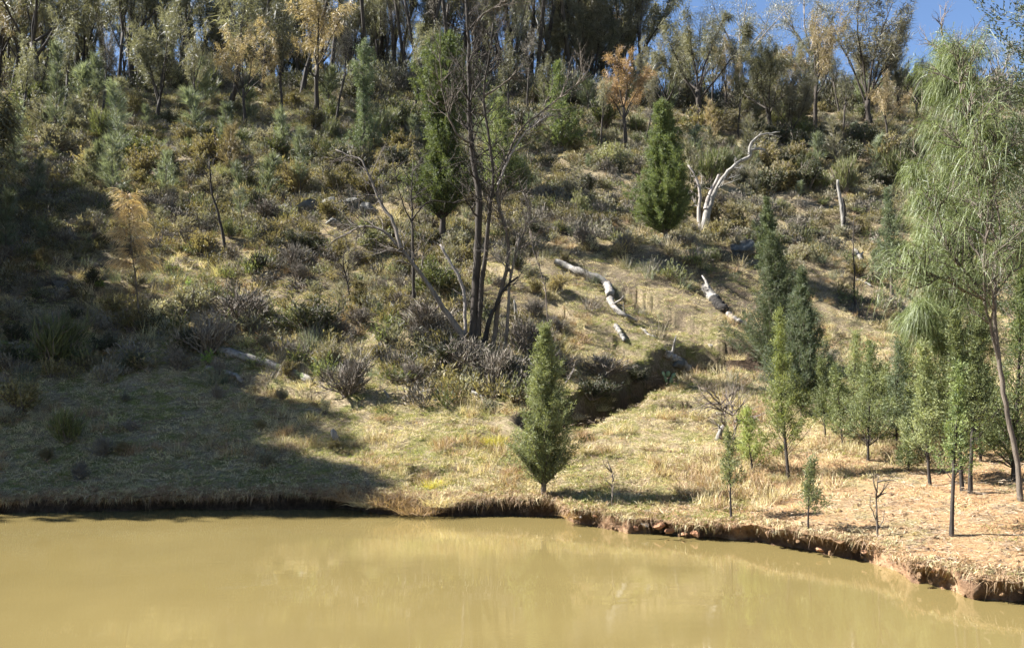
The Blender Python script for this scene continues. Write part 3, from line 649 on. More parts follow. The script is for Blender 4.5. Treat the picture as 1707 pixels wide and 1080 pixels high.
def cypress_parts(rng, ht, wd, prof, t0, nb, per, leaf, mat, trunk_r, trunkm='bark_brown', ang=0.75, dens=1.0, droop=0.0, bare=0.15, lean=0.02, stray=1.0, lop=0.0):
    """callitris: trunk, many ascending branches, each with short sprays of scale leaves. prof(t) = relative half width"""
    tb = Tubes(); tr, _ = wander(rng, np.array([0, 0, -.1]), unit(np.array([rng.normal(0, lean), rng.normal(0, lean), 1.0])), ht * 0.97, 9, 0.022, 0.01)
    tb.add(tr, trunk_r * np.array([1.35, .95, .86, .76, .64, .5, .36, .2, .06]), 8)
    P = []; D = []; 
    VAL = []
    for k in range(nb):
        tt_ = t0 + (0.99 - t0) * ((k + rng.uniform(0, 1)) / nb)                     # relative height of the branch tip
        a = k * 2.399 + rng.normal(0, .5); an = ang * rng.uniform(.75, 1.25)        # from the vertical
        R_ = max(0.025 * ht, .84 * wd * prof(tt_) * rng.uniform(.68 - .16 * max(0, stray - 1), 1.08 + .14 * stray)) * (1 + .18 * math.sin(a * 2 + tt_ * 9)) * (1 + lop * math.cos(a - lop * 40 + 5 * tt_)) * (1 - lop * .8 * max(0, math.sin(tt_ * 23 + wd * 9)))
        t = max(0.6 * t0, tt_ - R_ / math.tan(an) / ht); q = t * 8; i = min(int(q), 7); p = tr[i] * (1 - q + i) + tr[i + 1] * (q - i)
        L = R_ / math.sin(an)
        d = unit(np.array([math.cos(a) * R_, math.sin(a) * R_, max(tt_ * ht - p[2], .3 * R_)])); L = min(L, ht * .5)
        pts, _ = wander(rng, p, d, L, 4, 0.10, 0.06 - droop)
        tb.add(pts, np.linspace(trunk_r * .22 * (1.1 - t), .003, 4), 3)
        ns = max(3, int(L / wd * 9 * dens) + 2)
        for j in range(ns):
            f = 1 - (1 - bare) * rng.uniform(0, 1) ** 1.3; q2 = f * 3; i2 = min(int(q2), 2); c = pts[i2] * (1 - q2 + i2) + pts[i2 + 1] * (q2 - i2)
            sd = unit(unit(pts[i2 + 1] - pts[i2]) * .8 + rng.normal(size=3) * .55 + np.array([0, 0, .3 - droop * 4]))
            sl = (0.08 + 0.09 * wd) * rng.uniform(.7, 1.5); VAL.append(np.clip(rng.normal(.5, .3) + rng.normal(0, .18, per), 0, 1))
            tt = rng.uniform(0, 1, per)[:, None]
            P.append(c + sd * sl * tt + rng.normal(size=(per, 3)) * sl * .17); D.append(np.broadcast_to(sd, (per, 3)) + rng.normal(size=(per, 3)) * .5)
    P = np.concatenate(P); D = unit(np.concatenate(D)); n = len(P)
    s = Soup(); s.add(leaves(P, D, leaf * rng.uniform(.7, 1.4, n) * 1.7, leaf * .55, rng), np.concatenate(VAL))
    return tb.mesh("trunk", M[trunkm], rng, 0.1), s.mesh("crown", [M[mat]])

def she_oak_parts(rng, ht, spread, mat, barkm='bark_dark', trunk_h=0.28, trunk_r=0.14, limbs=6, needle=0.34, per=9, width=0.016, droop=0.35, up=0.05, ang=0.5, sub=(4, 7), sub2=(3, 6), leafy_t=0.0, crook=0.09, levels=3, crown_w=.34):
    """casuarina: dark trunk breaking into steep limbs, fine grey-green needles in bunches at the twigs"""
    tb = Tubes(); tips = []
    tr, dl = wander(rng, np.array([0, 0, -.2]), unit(np.array([rng.normal(0, .05), rng.normal(0, .05), 1.0])), ht * trunk_h + .2, 5, 0.05, 0.02)
    tb.add(tr, trunk_r * np.array([1.35, 1.0, .92, .86, .8]), 8)
    spec = [dict(n=sub, ang=.42, ratio=.45, up=up + .03, jit=crook, pts=6, taper=.35, sides=5, t0=.25, rr=.5),
            dict(n=sub2, ang=.5, ratio=.5, up=up, jit=crook + .03, pts=4, taper=.4, sides=3, t0=.2, rr=.5),
            dict(n=(2, 4), ang=.5, ratio=.6, up=up * .5, jit=.12, pts=4, taper=.4, sides=3, t0=.2, rr=.6)][:levels - 1]
    spec.append(dict(n=0, ang=.5, ratio=.5, up=up * .3, jit=.12, pts=3, taper=.4, sides=3))
    rem = ht * (1 - trunk_h)
    for k in range(limbs):
        a = k * 6.283 / limbs + rng.normal(0, .35); an = ang * rng.uniform(.35, 1.25) * (0.15 if k == 0 else 1)
        d = np.array([math.cos(a) * math.sin(an) * spread, math.sin(a) * math.sin(an) * spread, math.cos(an)]); d /= np.linalg.norm(d)
        grow(rng, tb, tr[-1 - (k % 2)], d, rem * rng.uniform(.5, .78), trunk_r * .42, 0, spec, tips)
    P, D = along(rng, tips, per); n = len(P); cv = np.repeat(rng.normal(.5, .22, len(tips)), per)
    zt = np.percentile(P[:, 2], 99.5); f = ht / (zt + needle * .3)
    for key in tb.b: tb.b[key] = [(q * f, w_ * f) for q, w_ in tb.b[key]]
    def dome(q):                                            # limbs bend in to a rounded crown
        c = np.array([0, 0, .60 * ht]); e = (q - c) / np.array([crown_w * ht, crown_w * ht, .42 * ht]); k = np.linalg.norm(e, axis=-1, keepdims=True)
        return np.where(q[..., 2:3] > .32 * ht, c + (q - c) / np.maximum(1, k) ** .75, q)
    for key in tb.b: tb.b[key] = [(dome(q), w_) for q, w_ in tb.b[key]]
    P = dome(P * f); P = P + rng.normal(size=P.shape) * .11; D = unit(D * .5 + rng.normal(size=(n, 3)) * .6)
    s = Soup(); s.add(needles(P, D, needle * rng.uniform(.5, 1.2, n), width, rng, droop, 1), np.clip(cv + rng.normal(0, .15, n), 0, 1))
    return tb.mesh("trunk", M[barkm], rng, 0.08), s.mesh("crown", [M[mat]])
# ------------------------------------------------------------------ labels that tell neighbours apart
LANDMARKS = [("the bleached forked dead tree", 1185, 330), ("the tall dark cypress in mid slope", 737, 300), ("the tangled dead tree", 800, 430), ("the cone-shaped cypress", 1110, 300),
             ("the cypress at the water", 905, 700), ("the orange weeping sapling", 235, 400), ("the grey rock outcrop", 560, 345), ("the long bleached log", 990, 480),
             ("the short white log", 1200, 505), ("the rust-topped she-oak", 1047, 150), ("the big fan-shaped she-oak", 990, 60), ("the golden-topped she-oak", 528, 90), ("the white stump on the slope", 78, 240),
             ("the burnt snag", 1400, 335), ("the weeping she-oak", 1640, 330), ("the slim cypress", 606, 180), ("the largest ridge she-oak", 1450, 80), ("the curved dark sapling", 365, 340), ("the half-buried grey log", 440, 605),
             ("the black-trunked oak at the left", 65, 100), ("the bluish cypress by the weeping oak", 1487, 400), ("the drooping dark she-oak", 1275, 150)]
ORD = ["nearest", "second nearest", "third nearest", "fourth nearest", "fifth nearest", "sixth nearest", "seventh nearest", "eighth nearest", "ninth nearest", "tenth nearest", "eleventh nearest", "twelfth nearest",
       "thirteenth nearest", "fourteenth nearest", "fifteenth nearest", "sixteenth nearest", "seventeenth nearest", "eighteenth nearest", "nineteenth nearest", "twentieth nearest"]
PENDING = []
def later(o, desc, cat, group, px, py): PENDING.append((o, desc, cat, group, px, py))
def resolve_labels():
    by = {}
    for it in PENDING:
        o, desc, cat, group, px, py = it
        nm, lx, ly = min(LANDMARKS, key=lambda l: (l[1] - px) ** 2 + 1.6 * (l[2] - py) ** 2)
        dx, dy = px - lx, py - ly
        rel = ("left of" if dx < 0 else "right of") if abs(dx) > abs(dy) else ("uphill of" if dy < 0 else "downhill of")
        by.setdefault((desc, rel, nm), []).append((math.hypot(dx, dy), it))
    for (desc, rel, nm), L in by.items():
        L.sort(key=lambda t: t[0])
        for k, (_, (o, d, cat, group, px, py)) in enumerate(L):
            tag(o, "%s %s %s" % (desc, rel, nm) if len(L) == 1 else "%s %s %s %s" % (ORD[min(k, 19)], desc, rel, nm), cat, group)

def copy_plant(src, loc, rz, sc, tilt=(0, 0)):
    r = src.copy(); scene.collection.objects.link(r); r.location = loc; r.rotation_euler = (tilt[0], tilt[1], rz); r.scale = sc if not np.isscalar(sc) else (sc, sc, sc)
    for ch in PROTO_KIDS[src.name]:
        c = ch.copy(); scene.collection.objects.link(c); c.parent = r
    return r
PROTO_KIDS = {}
class Kind:
    """a plant kind with several grown forms; the first use of a form is the built thing itself, later ones are copies"""
    def __init__(s, name, forms, names=("stems", "foliage")): s.name = name; s.forms = forms; s.src = [None] * len(forms); s.names = names
    def place(s, k, loc, rz, sc, tilt=(0, 0)):
        k %= len(s.forms)
        if s.src[k] is None:
            e = plant(s.name, s.forms[k], loc, None, None, None, rz, sc, tilt, s.names); s.src[k] = e
            PROTO_KIDS[e.name] = [c for c in scene.objects if c.parent == e] if False else list(e.children)
            return e
        return copy_plant(s.src[k], loc, rz, sc, tilt)

ground_cover()

# ------------------------------------------------------------------ explicit limbs through given photograph points
def spline(P, n):
    P = np.asarray(P, float)
    if len(P) < 3: t = np.linspace(0, 1, n)[:, None]; return P[0] * (1 - t) + P[-1] * t
    d = np.concatenate([[0], np.cumsum(np.linalg.norm(np.diff(P, axis=0), axis=1))]); t = np.linspace(0, d[-1], n)
    Q = np.vstack([2 * P[0] - P[1], P, 2 * P[-1] - P[-2]]); out = []
    for x in t:
        i = min(max(np.searchsorted(d, x, 'right') - 1, 0), len(P) - 2); f = (x - d[i]) / max(d[i + 1] - d[i], 1e-9)
        p0, p1, p2, p3 = Q[i:i + 4]; out.append(0.5 * ((2 * p1) + (p2 - p0) * f + (2 * p0 - 5 * p1 + 4 * p2 - p3) * f * f + (3 * p1 - p0 - 3 * p2 + p3) * f ** 3))
    return np.array(out)
M['wood_mid'] = bark_mat('dull_grey_wood', (0.06, 0.05, 0.042), (0.22, 0.19, 0.16), 9, 0.7, 0.08)
WOOD = 0.72
def limb(rng, pts, Y, w0, w1, dY=0.0, n=None, jit=0.004, taper=1.0):
    m = len(pts); P = np.array([at(p[0], p[1], Y + dY * k / max(m - 1, 1)) for k, p in enumerate(pts)])
    n = n or max(6, m * 3); S = spline(P, n); S += rng.normal(size=S.shape) * jit * Y / 10
    r = (w0 + (w1 - w0) * np.linspace(0, 1, n) ** taper) * Y / F / 2 * WOOD
    return S, r
def sprout(rng, tb, S, r, count, L, lv=2, ang=.8, up=.03, t0=.25, jit=.16, r0=None, tips=None):
    tips = tips if tips is not None else []
    spec = [dict(n=(3, 6), ang=.75, ratio=.6, up=up, jit=jit, pts=6, taper=.35, sides=3, t0=.2, rr=.8), dict(n=(2, 5), ang=.75, ratio=.6, up=up, jit=jit, pts=5, taper=.3, sides=3, t0=.2), dict(n=0, ang=.5, ratio=.5, up=up, jit=jit, pts=4, taper=.3, sides=3)][3 - lv - 1 if lv < 3 else 0:]
    for k in range(count):
        t = t0 + (1 - t0) * rng.uniform(0, 1) ** 0.8; q = t * (len(S) - 1.001); i = int(q); p = S[i]; d = unit(S[min(i + 1, len(S) - 1)] - S[max(i - 1, 0)])
        u, w = rot_to(d); a = rng.uniform(0, 6.283); an = ang * rng.uniform(.6, 1.3)
        dd = d * math.cos(an) + (u * math.cos(a) + w * math.sin(a)) * math.sin(an)
        grow(rng, tb, p, dd, 1.5 * L * rng.uniform(.5, 1.3) * (1.2 - .5 * t), max(.4 * r[i], .02) if r0 is None else r0, 0, spec, tips)
    return tips

rng = np.random.default_rng(77)
# the tangled dead tree in the middle: each main stem is a part
g = ground(790, 590); YD = float(g[1])
dead = link("dead_tree", None, None, tuple(g)); tag(dead, "tall tangled dead tree with black main trunk and leaning grey stems", "dead tree")
def part_tubes(name, tb, mat, parent, rough=.1):
    o = link(name, tb.mesh(name, mat, rng, rough)); o.parent = parent; o.matrix_parent_inverse = Matrix.Translation(-Vector(parent.location)); return o
def stemset(parent, Y, items):
    for nm, pts, w0, w1, dY, mat, cnt, L, lv in items:
        tb = Tubes(); S, r = limb(rng, pts, Y, w0, w1, dY, taper=.8); tb.add(S, r, 9)
        if cnt: sprout(rng, tb, S, r, cnt, L, lv, t0=.35)
        part_tubes(nm, tb, M[mat], parent)
stemset(dead, YD, [
 ("trunk", [(790, 592), (791, 520), (796, 430), (798, 330), (790, 270), (783, 200), (782, 120), (779, 40), (775, -40)], 23, 6, 0.6, 'bark_dark', 48, 1.0, 3),
 ("trunk", [(797, 560), (803, 480), (812, 400), (817, 340), (822, 290), (806, 160), (815, 100), (822, 40)], 14, 3, -0.5, 'bark_dark', 34, .9, 3),
 ("leaning_stem", [(772, 560), (740, 515), (700, 455), (668, 415), (640, 385), (608, 378), (585, 385), (552, 405)], 15, 3, 0.8, 'wood_mid', 22, .8, 2),
 ("leaning_stem", [(668, 415), (655, 370), (635, 340), (618, 300), (603, 268), (590, 262), (560, 250)], 10, 3, 1.0, 'wood_mid', 14, .7, 2),
 ("stem", [(806, 575), (818, 530), (836, 490), (852, 470), (864, 462)], 15, 4, -0.4, 'char', 5, .4, 1),
 ("stem", [(838, 600), (846, 540), (850, 470), (858, 430), (868, 400), (884, 355), (872, 320)], 10, 3, -0.6, 'wood_mid', 24, .7, 3),
 ("stem", [(822, 585), (832, 500), (846, 440), (845, 390), (834, 350), (830, 310), (850, 250), (870, 215), (905, 185), (950, 150), (985, 125)], 12, 2.5, 0.5, 'bark_brown', 44, .8, 3),
 ("limb", [(830, 310), (850, 262), (870, 228), (888, 210), (915, 190)], 6, 3, 0.2, 'wood_grey', 8, .5, 2),
 ("limb", [(806, 160), (825, 150), (850, 132), (868, 118)], 6, 2, 0.2, 'bark_brown', 6, .5, 2),
 ("limb", [(787, 240), (770, 232), (750, 200), (738, 150), (732, 90)], 6, 2, -0.4, 'bark_brown', 12, .7, 3),
 ("limb", [(786, 60), (800, 30), (830, 10), (870, -10)], 6, 2, -0.3, 'bark_brown', 10, .7, 3),
 ("stem", [(771, 600), (775, 540), (772, 480), (752, 440), (733, 408)], 10, 6, 0.6, 'wood_grey', 3, .4, 1),
])
def bare_tree(name, label, base, Y, stems, cat="dead tree", tw=None):
    g = ground(*base); Y = Y or float(g[1]); e = link(name, None, None, tuple(at(base[0], base[1], Y))); tag(e, label, cat); stemset(e, Y, stems); return e
bare_tree("dead_tree", "slim black bare tree between the leaning stem and tall cypress", (690, 505), None, [
 ("trunk", [(690, 508), (689, 430), (687, 360), (686, 310), (688, 270)], 10, 2, .2, 'bark_dark', 16, .6, 2), ("limb", [(688, 375), (672, 340), (661, 300), (652, 250)], 4, 1, -.2, 'bark_dark', 6, .4, 1), ("limb", [(688, 365), (704, 345), (722, 335), (765, 340)], 4, 1.5, .3, 'bark_dark', 6, .4, 1)])
bare_tree("dead_tree", "bleached forked dead tree with a long arching limb", (1172, 388), None, [
 ("trunk", [(1172, 394), (1176, 370), (1182, 345)], 25, 15, 0, 'wood_pale', 0, 0, 1), ("trunk", [(1168, 392), (1165, 360), (1166, 320), (1158, 290), (1146, 275)], 13, 4, .4, 'wood_grey', 6, .5, 2),
 ("limb", [(1182, 348), (1190, 325), (1203, 300), (1220, 280), (1235, 268)], 13, 7, 0, 'wood_pale', 5, .5, 2), ("limb", [(1176, 350), (1184, 322), (1193, 305), (1198, 292)], 13, 7, .3, 'wood_grey', 2, .3, 1),
 ("limb", [(1233, 268), (1248, 262), (1256, 250), (1276, 250)], 10, 5, 0, 'wood_pale', 5, .3, 1), ("limb", [(1250, 258), (1252, 240), (1268, 226), (1300, 220)], 8, 3, .1, 'wood_pale', 6, .4, 1), ("limb", [(1248, 256), (1258, 246), (1262, 240)], 4, 2, .1, 'wood_pale', 0, 0, 1)])
bare_tree("dead_snag", "short pale burnt snag with a broken top", (1404, 378), None, [("trunk", [(1406, 380), (1404, 350), (1400, 325), (1397, 300)], 11, 6, .1, 'wood_pale', 0, 0, 1), ("limb", [(1406, 380), (1408, 350), (1404, 330)], 9, 4, -.2, 'char', 0, 0, 1)], "dead snag")
bare_tree("thin_pole_tree", "thin black leafless pole rising from the lit terrace", (1424, 508), None, [("trunk", [(1424, 510), (1424, 450), (1423, 400), (1423, 360)], 4, 2, 0, 'bark_dark', 10, .25, 1)], "dead tree")
bare_tree("curved_sapling", "dark curved sapling with a thin olive top", (375, 420), None, [("trunk", [(376, 424), (371, 390), (362, 350), (353, 320), (349, 270)], 9, 3, .2, 'bark_dark', 12, .6, 2)], "tree")
bare_tree("dead_sapling", "small twisted bare sapling left of the leaning grey stem", (584, 505), None, [("trunk", [(584, 507), (578, 470), (572, 440), (574, 415)], 5, 2, 0, 'bark_dark', 12, .45, 2)], "dead tree")
bare_tree("dead_sapling", "tall thin leafless sapling beside the cypress at the water", (918, 560), None, [("trunk", [(914, 600), (912, 520), (908, 475), (893, 430), (883, 385)], 4, 1.5, 0, 'twig', 10, .35, 1)], "dead tree")
bare_tree("dead_sapling", "leafless forked stick sapling alone on the clay bank", (1462, 893), None, [("trunk", [(1463, 895), (1461, 850), (1462, 815), (1464, 795)], 6, 2, 0, 'bark_brown', 5, .22, 1), ("limb", [(1461, 868), (1452, 845), (1449, 825)], 3, 1, 0, 'bark_brown', 0, 0, 1), ("limb", [(1464, 880), (1472, 868), (1474, 850)], 3, 1, .1, 'bark_brown', 0, 0, 1)], "dead sapling")
bare_tree("dead_sapling", "thin twiggy dead sapling left of the small pine on the bank", (1165, 868), None, [("trunk", [(1020, 842), (1020, 800), (1019, 780)], 3, 1, 0, 'bark_brown', 6, .2, 1)], "dead sapling")
bare_tree("dead_sapling", "crooked leafless shrub stems in front of the dark cut bank", (1212, 760), None, [("trunk", [(1216, 765), (1213, 720), (1206, 690), (1196, 655)], 4, 1, 0, 'twig', 14, .5, 2), ("trunk", [(1220, 765), (1224, 710), (1220, 670)], 3, 1, .1, 'twig', 12, .45, 2)], "dead shrub")
bare_tree("fallen_branch", "bent bare branch hanging over the dark gully", (935, 640), None, [("limb", [(930, 650), (948, 632), (953, 618)], 4, 1.5, -.5, 'wood_grey', 2, .2, 1)], "branch")

# ------------------------------------------------------------------ logs, stumps, rocks
def log(pts, w0, w1, mat, label, lift=.35, knots=2, cat="log", name="fallen_log"):
    G = [ground(*p) for p in pts]; Y = float(np.mean([q[1] for q in G])); w0, w1 = w0 * 1.2, w1 * 1.2; rr = w0 * Y / F / 2
    P = np.array([q + np.array([0, 0, rr * lift]) for q in G]); S = spline(P, 26); S[:, 2] = np.maximum(S[:, 2], H(S[:, 0], S[:, 1]) + rr * .45)
    n = len(S); r = np.linspace(w0, w1, n) * Y / F / 2 * (1 + .22 * np.sin(np.arange(n) * 1.3 + w0) * rng.uniform(.3, 1, n)); tb = Tubes(); tb.add(S, r, 11)
    c = S.mean(0); e = link(name, None, None, tuple(c)); tag(e, label, cat); part_tubes("bole", tb, M[mat], e, .16)
    if knots:
        tb = Tubes()
        for k in range(knots):
            i = int(rng.integers(6, n - 3)); d = unit(rng.normal(size=3) + np.array([0, 0, .8])); q, _ = wander(rng, S[i], d, rr * rng.uniform(3, 7), 4, .2, 0); tb.add(q, r[i] * np.array([.5, .4, .3, .15]), 5)
        part_tubes("broken_limb", tb, M[mat], e)
    return e
log([(925, 444), (945, 452), (970, 462), (1000, 474), (1013, 486), (1017, 500)], 9, 12, 'log_pale', "long bleached log lying down the slope above a shadow band", 1.5)
log([(1016, 504), (1024, 518), (1038, 530), (1062, 541)], 10, 4, 'log_pale', "lower broken end of the bleached log, split and grey", 1.0, 3)
log([(1026, 545), (1034, 558), (1042, 572)], 8, 5, 'log_pale', "short pale log below the broken bleached log", .5, 0)
log([(1068, 549), (1080, 559), (1096, 566)], 4, 4, 'log_pale', "thin white stick on the sunlit hillside", .6, 0, "branch", "fallen_branch")
log([(1175, 484), (1182, 496), (1190, 505)], 13, 13, 'log_pale', "short thick white log end above its burnt middle", .6, 1)
log([(1191, 507), (1202, 516), (1212, 523)], 15, 12, 'char', "burnt black middle length of the white log", .5, 0)
log([(1213, 526), (1228, 537), (1246, 545)], 9, 7, 'log_pale', "lower white length of the burnt log", .5, 0)
log([(1106, 600), (1122, 606), (1140, 614), (1150, 622)], 12, 9, 'log_pale', "bleached log lying over the head of the dark gully", .6, 2)
log([(368, 588), (400, 597), (445, 610), (490, 625), (520, 640)], 13, 9, 'log_grey', "half-buried long grey log on the shaded slope", .4, 1)
log([(345, 618), (380, 634), (405, 640)], 8, 6, 'log_grey', "short mossy log just below the half-buried grey log", .4, 0)
log([(140, 543), (160, 545), (182, 547)], 7, 5, 'log_grey', "small dark log in the shaded scrub at left", .5, 0)
log([(228, 276), (250, 284), (268, 290)], 6, 4, 'log_grey', "grey log on the upper slope beside the heath", .6, 1)
log([(1425, 420), (1432, 430), (1437, 438)], 7, 5, 'log_pale', "small white log right of the thin black pole", .6, 1)
log([(1427, 468), (1440, 472), (1452, 478)], 4, 3, 'log_pale', "thin pale stick on the shaded terrace", .6, 0, "branch", "fallen_branch")
log([(1020, 272), (1035, 280), (1050, 288)], 7, 6, 'log_grey', "grey log in heath uphill of the cone-shaped cypress", .6, 1)
log([(1680, 440), (1695, 446), (1715, 452)], 9, 7, 'log_pale', "white log glimpsed behind the weeping tree", .9, 0)
log([(788, 655), (800, 664), (815, 676)], 6, 4, 'log_pale', "pale broken stick left of the waterside cypress", .6, 1, "branch", "fallen_branch")
log([(738, 625), (756, 631), (775, 634)], 4, 3, 'log_grey', "grey stick in scrub under the dead tree", .6, 1, "branch", "fallen_branch")
log([(0, 575), (15, 577), (32, 572)], 8, 5, 'log_grey', "grey branch at the left edge in shade", .5, 1, "branch", "fallen_branch")
log([(245, 566), (262, 566), (280, 563)], 5, 4, 'log_pale', "pale stick at the foot of the orange sapling", .5, 1, "branch", "fallen_branch")
def stump(px, py, h, w, mat, label, lean=(.1, 0), top='char', split=True):
    g = ground(px, py); sc = g[1] / F; tb = Tubes(); d = unit(np.array([lean[0], lean[1], 1.0])); pts, _ = wander(rng, g - d * .1, d, h * sc + .1, 6, .06, 0)
    tb.add(pts, w * sc / 2 * np.array([1.4, 1.05, .9, .85, .75, .35]), 9); e = link("stump", None, None, tuple(g)); tag(e, label, "stump"); part_tubes("bole", tb, M[mat], e, .2)
    if split: tb = Tubes(); q, _ = wander(rng, pts[3], unit(d + rng.normal(size=3) * .5), h * sc * .5, 4, .1, 0); tb.add(q, w * sc * np.array([.28, .2, .14, .05]), 6); part_tubes("broken_limb", tb, M[top], e)
stump(72, 252, 26, 11, 'wood_pale', "white weathered stump leaning on the upper left slope", (.5, 0), 'wood_pale')
stump(561, 738, 24, 13, 'wood_pale', "small pale stump with a burnt top on the open lower slope", (-.4, 0), 'char')
stump(648, 663, 14, 5, 'wood_pale', "tiny white stick stump below the leaning grey stem", (-.5, .1), 'wood_pale', False)
stump(1196, 732, 26, 10, 'wood_pale', "small whitish stump behind the low pines on the flat", (.1, 0), 'wood_pale')
stump(862, 540, 40, 6, 'wood_pale', "thin white snag at the foot of the tangled dead tree", (-.1, 0), 'wood_pale', False)
for k, (px, py, s, m_, l_) in enumerate([(515, 352, (1.0, .8, .75), 'rock_grey', "pale-topped boulder at the left end of the grey outcrop"), (548, 345, (.8, .7, .7), 'rock_grey', "rounded boulder in the middle of the grey outcrop"),
        (585, 352, (1.2, .9, .95), 'rock_grey', "largest dark boulder of the grey outcrop"), (615, 358, (.9, .8, .8), 'rock_grey', "dark boulder at the right end of the grey outcrop"), (555, 374, (.6, .5, .4), 'rock_grey', "low rock in front of the grey outcrop"),
        (640, 395, (.7, .6, .5), 'rock_grey', "grey rock below the right end of the outcrop"), (665, 392, (.5, .45, .4), 'rock_grey', "small grey rock left of the tall cypress foot"), (470, 350, (.55, .4, .35), 'rock_grey', "flat rock on the green ledge left of the outcrop"),
        (655, 512, (.3, .2, .2), 'rock_pale', "small white rock below the leaning stem"), (1352, 604, (.1, .1, .1), 'rock_pale', "tiny white stone in shade"), (100, 478, (.4, .3, .3), 'rock_grey', "pale rock in the shaded left scrub"), (122, 487, (.4, .35, .25), 'rock_grey', "second pale rock in the shaded left scrub, lower right"),
        (1184, 581, (.14, .12, .1), 'rock_pale', "white stone at the edge of the gully shadow"), (382, 512, (.2, .1, .06), 'rock_pale', "small white stone in the dark scrub"), (1200, 690, (.1, .1, .06), 'rock_pale', "pale stone on the green flat"),
        (1290, 268, (1.1, .7, .7), 'rock_grey', "dark rock ledge behind the bleached forked tree"), (1230, 420, (.9, .8, .8), 'rock_grey', "dark mound of rock right of the forked tree"), (1470, 700, (.16, .12, .1), 'rock_pale', "pale rock among the young pines"),
        (1135, 612, (.5, .4, .3), 'rock_grey', "dark rock beside the gully log")]):
    if k == 9: continue
    rock(px, py, tuple(q * (.8 if s[0] > .45 else 1) for q in s), m_, l_, sink=.42)
red = [(968, 873, .07, 'rock_pale'), (992, 876, .10, 'rock_red'), (1018, 881, .09, 'rock_red'), (1034, 878, .13, 'rock_red'), (1060, 884, .12, 'rock_red'), (1075, 887, .11, 'rock_pale'), (1095, 889, .22, 'rock_red'), (1118, 891, .15, 'rock_red'), (1142, 895, .10, 'rock_red'), (1160, 894, .13, 'rock_red'), (1178, 897, .10, 'rock_red'), (1290, 911, .08, 'rock_pale'), (1368, 925, .09, 'rock_red'), (1440, 936, .10, 'rock_red'), (1555, 978, .08, 'rock_red')]
for k, (px, py, s, m_) in enumerate(red):
    w = ["first", "second", "third", "fourth", "fifth", "sixth", "seventh", "eighth", "ninth", "tenth", "eleventh", "twelfth", "thirteenth", "fourteenth", "fifteenth"][k]
    rock(px, py - 2, (s * .85, s * .62, s * .45), m_, ("%s waterline rock counting right from the waterside cypress, %s" % (w, "pale" if m_ == 'rock_pale' else "red-brown")), "rocks along the waterline of the clay bank", sink=.2)
# prickly pear at the head of the gully
g = ground(1112, 640); cac = link("prickly_pear", None, None, tuple(g)); tag(cac, "small prickly pear cactus with round pale pads by the gully", "cactus")
def pad(w, h, c, rz, tilt):
    V, T = ico(2); Vv = V * np.array([w / 2, .035, h / 2]) * (1 - .18 * (V[:, 2:3] < 0) * -V[:, 2:3] * -1); Vv[:, 2] += h / 2
    R = Matrix.Rotation(rz, 3, 'Z') @ Matrix.Rotation(tilt, 3, 'Y'); Vv = Vv @ np.array(R).T + np.array(c)
    o = link("pad", mesh_np("pad", Vv, T, None, [M['cactus']], v=RNG.uniform(0, 1) * np.ones(len(Vv)), smooth=True), cac)
for a in [(.24, .32, (-.05, 0, 0), .2, -.2), (.22, .28, (-.14, 0, .27), .5, -.3), (.2, .26, (.02, .02, .3), -.3, .25), (.22, .3, (.15, -.05, 0), .4, .35), (.2, .24, (.24, -.04, .24), 0, .5), (.18, .22, (-.26, .03, .05), -.2, -.6)]: pad(a[0] * .75, a[1] * .75, tuple(q * .75 for q in a[2]), a[3], a[4])

# ------------------------------------------------------------------ cypress pines
def pine(px, py, top, wpx, prof, mat, label, name="cypress_pine", Y=None, t0=.12, nb=150, per=14, leaf=.035, tr=None, xtop=None, seed=1, **kw):
    g = ground(px, py)
    if Y: g = at(px, py, Y); g[2] = hz(g[0], g[1])
    Yg = float(g[1]); ht = float(at(px, top, Yg)[2] - g[2]); wd = wpx / 2 * Yg / F; r = np.random.default_rng(seed)
    parts = cypress_parts(r, ht, wd, prof, t0, nb, per, leaf, mat, tr or ht * .012 + .01, **kw)
    return plant(name, parts, tuple(g), label, "tree", None, 0, 1, names=("trunk", "crown"))
cone = lambda t: (0.25 + 0.95 * min(1, max(0, t) / .3)) * (1 - max(0, t - .25) / .78) ** .75 if t < 1 else 0.05
column = lambda t: 0.62 + .4 * math.sin(math.pi * min(1, t * 1.15)) if t < .8 else max(.08, 1 - ((t - .62) / .4) ** 1.5)
plump = lambda t: max(.06, math.sin(math.pi * min(1, .22 + .80 * t)) ** .7)
spire = lambda t: max(.05, (1.0 - t) ** .8 * 1.05)
pine(905, 832, 528, 96, lambda t: float(np.interp(t, [0, .15, .28, .42, .6, .78, .9, 1], [.25, .6, 1.0, 1.12, .95, .6, .28, .05])), 'pine_bright', "dense young cypress pine standing alone at the water's edge", t0=.15, nb=270, per=12, leaf=.03, dens=1.2, tr=.05, seed=3, ang=.6, stray=1.4)
pine(737, 408, 40, 118, lambda t: (.85 + .15 * math.sin(9 * t)) * min(1, .55 + t * 1.2) * (1 if t < .8 else max(.15, 1 - ((t - .8) / .22) ** 1.8)), 'pine_fresh', "tall dark column-shaped cypress in mid slope left of the tangled tree", t0=.2, nb=420, per=16, leaf=.06, dens=1.2, seed=4, ang=.6, trunkm='bark_dark')
pine(1110, 402, 162, 90, lambda t: float(np.interp(t, [0, .1, .3, .5, .7, .85, .95, 1], [.4, .62, 1, .98, .8, .55, .32, .08])), 'pine_fresh', "smooth cone-shaped bright green cypress left of the bleached dead tree", t0=.1, nb=420, per=15, leaf=.05, dens=1.6, seed=5, ang=.5, stray=.2)
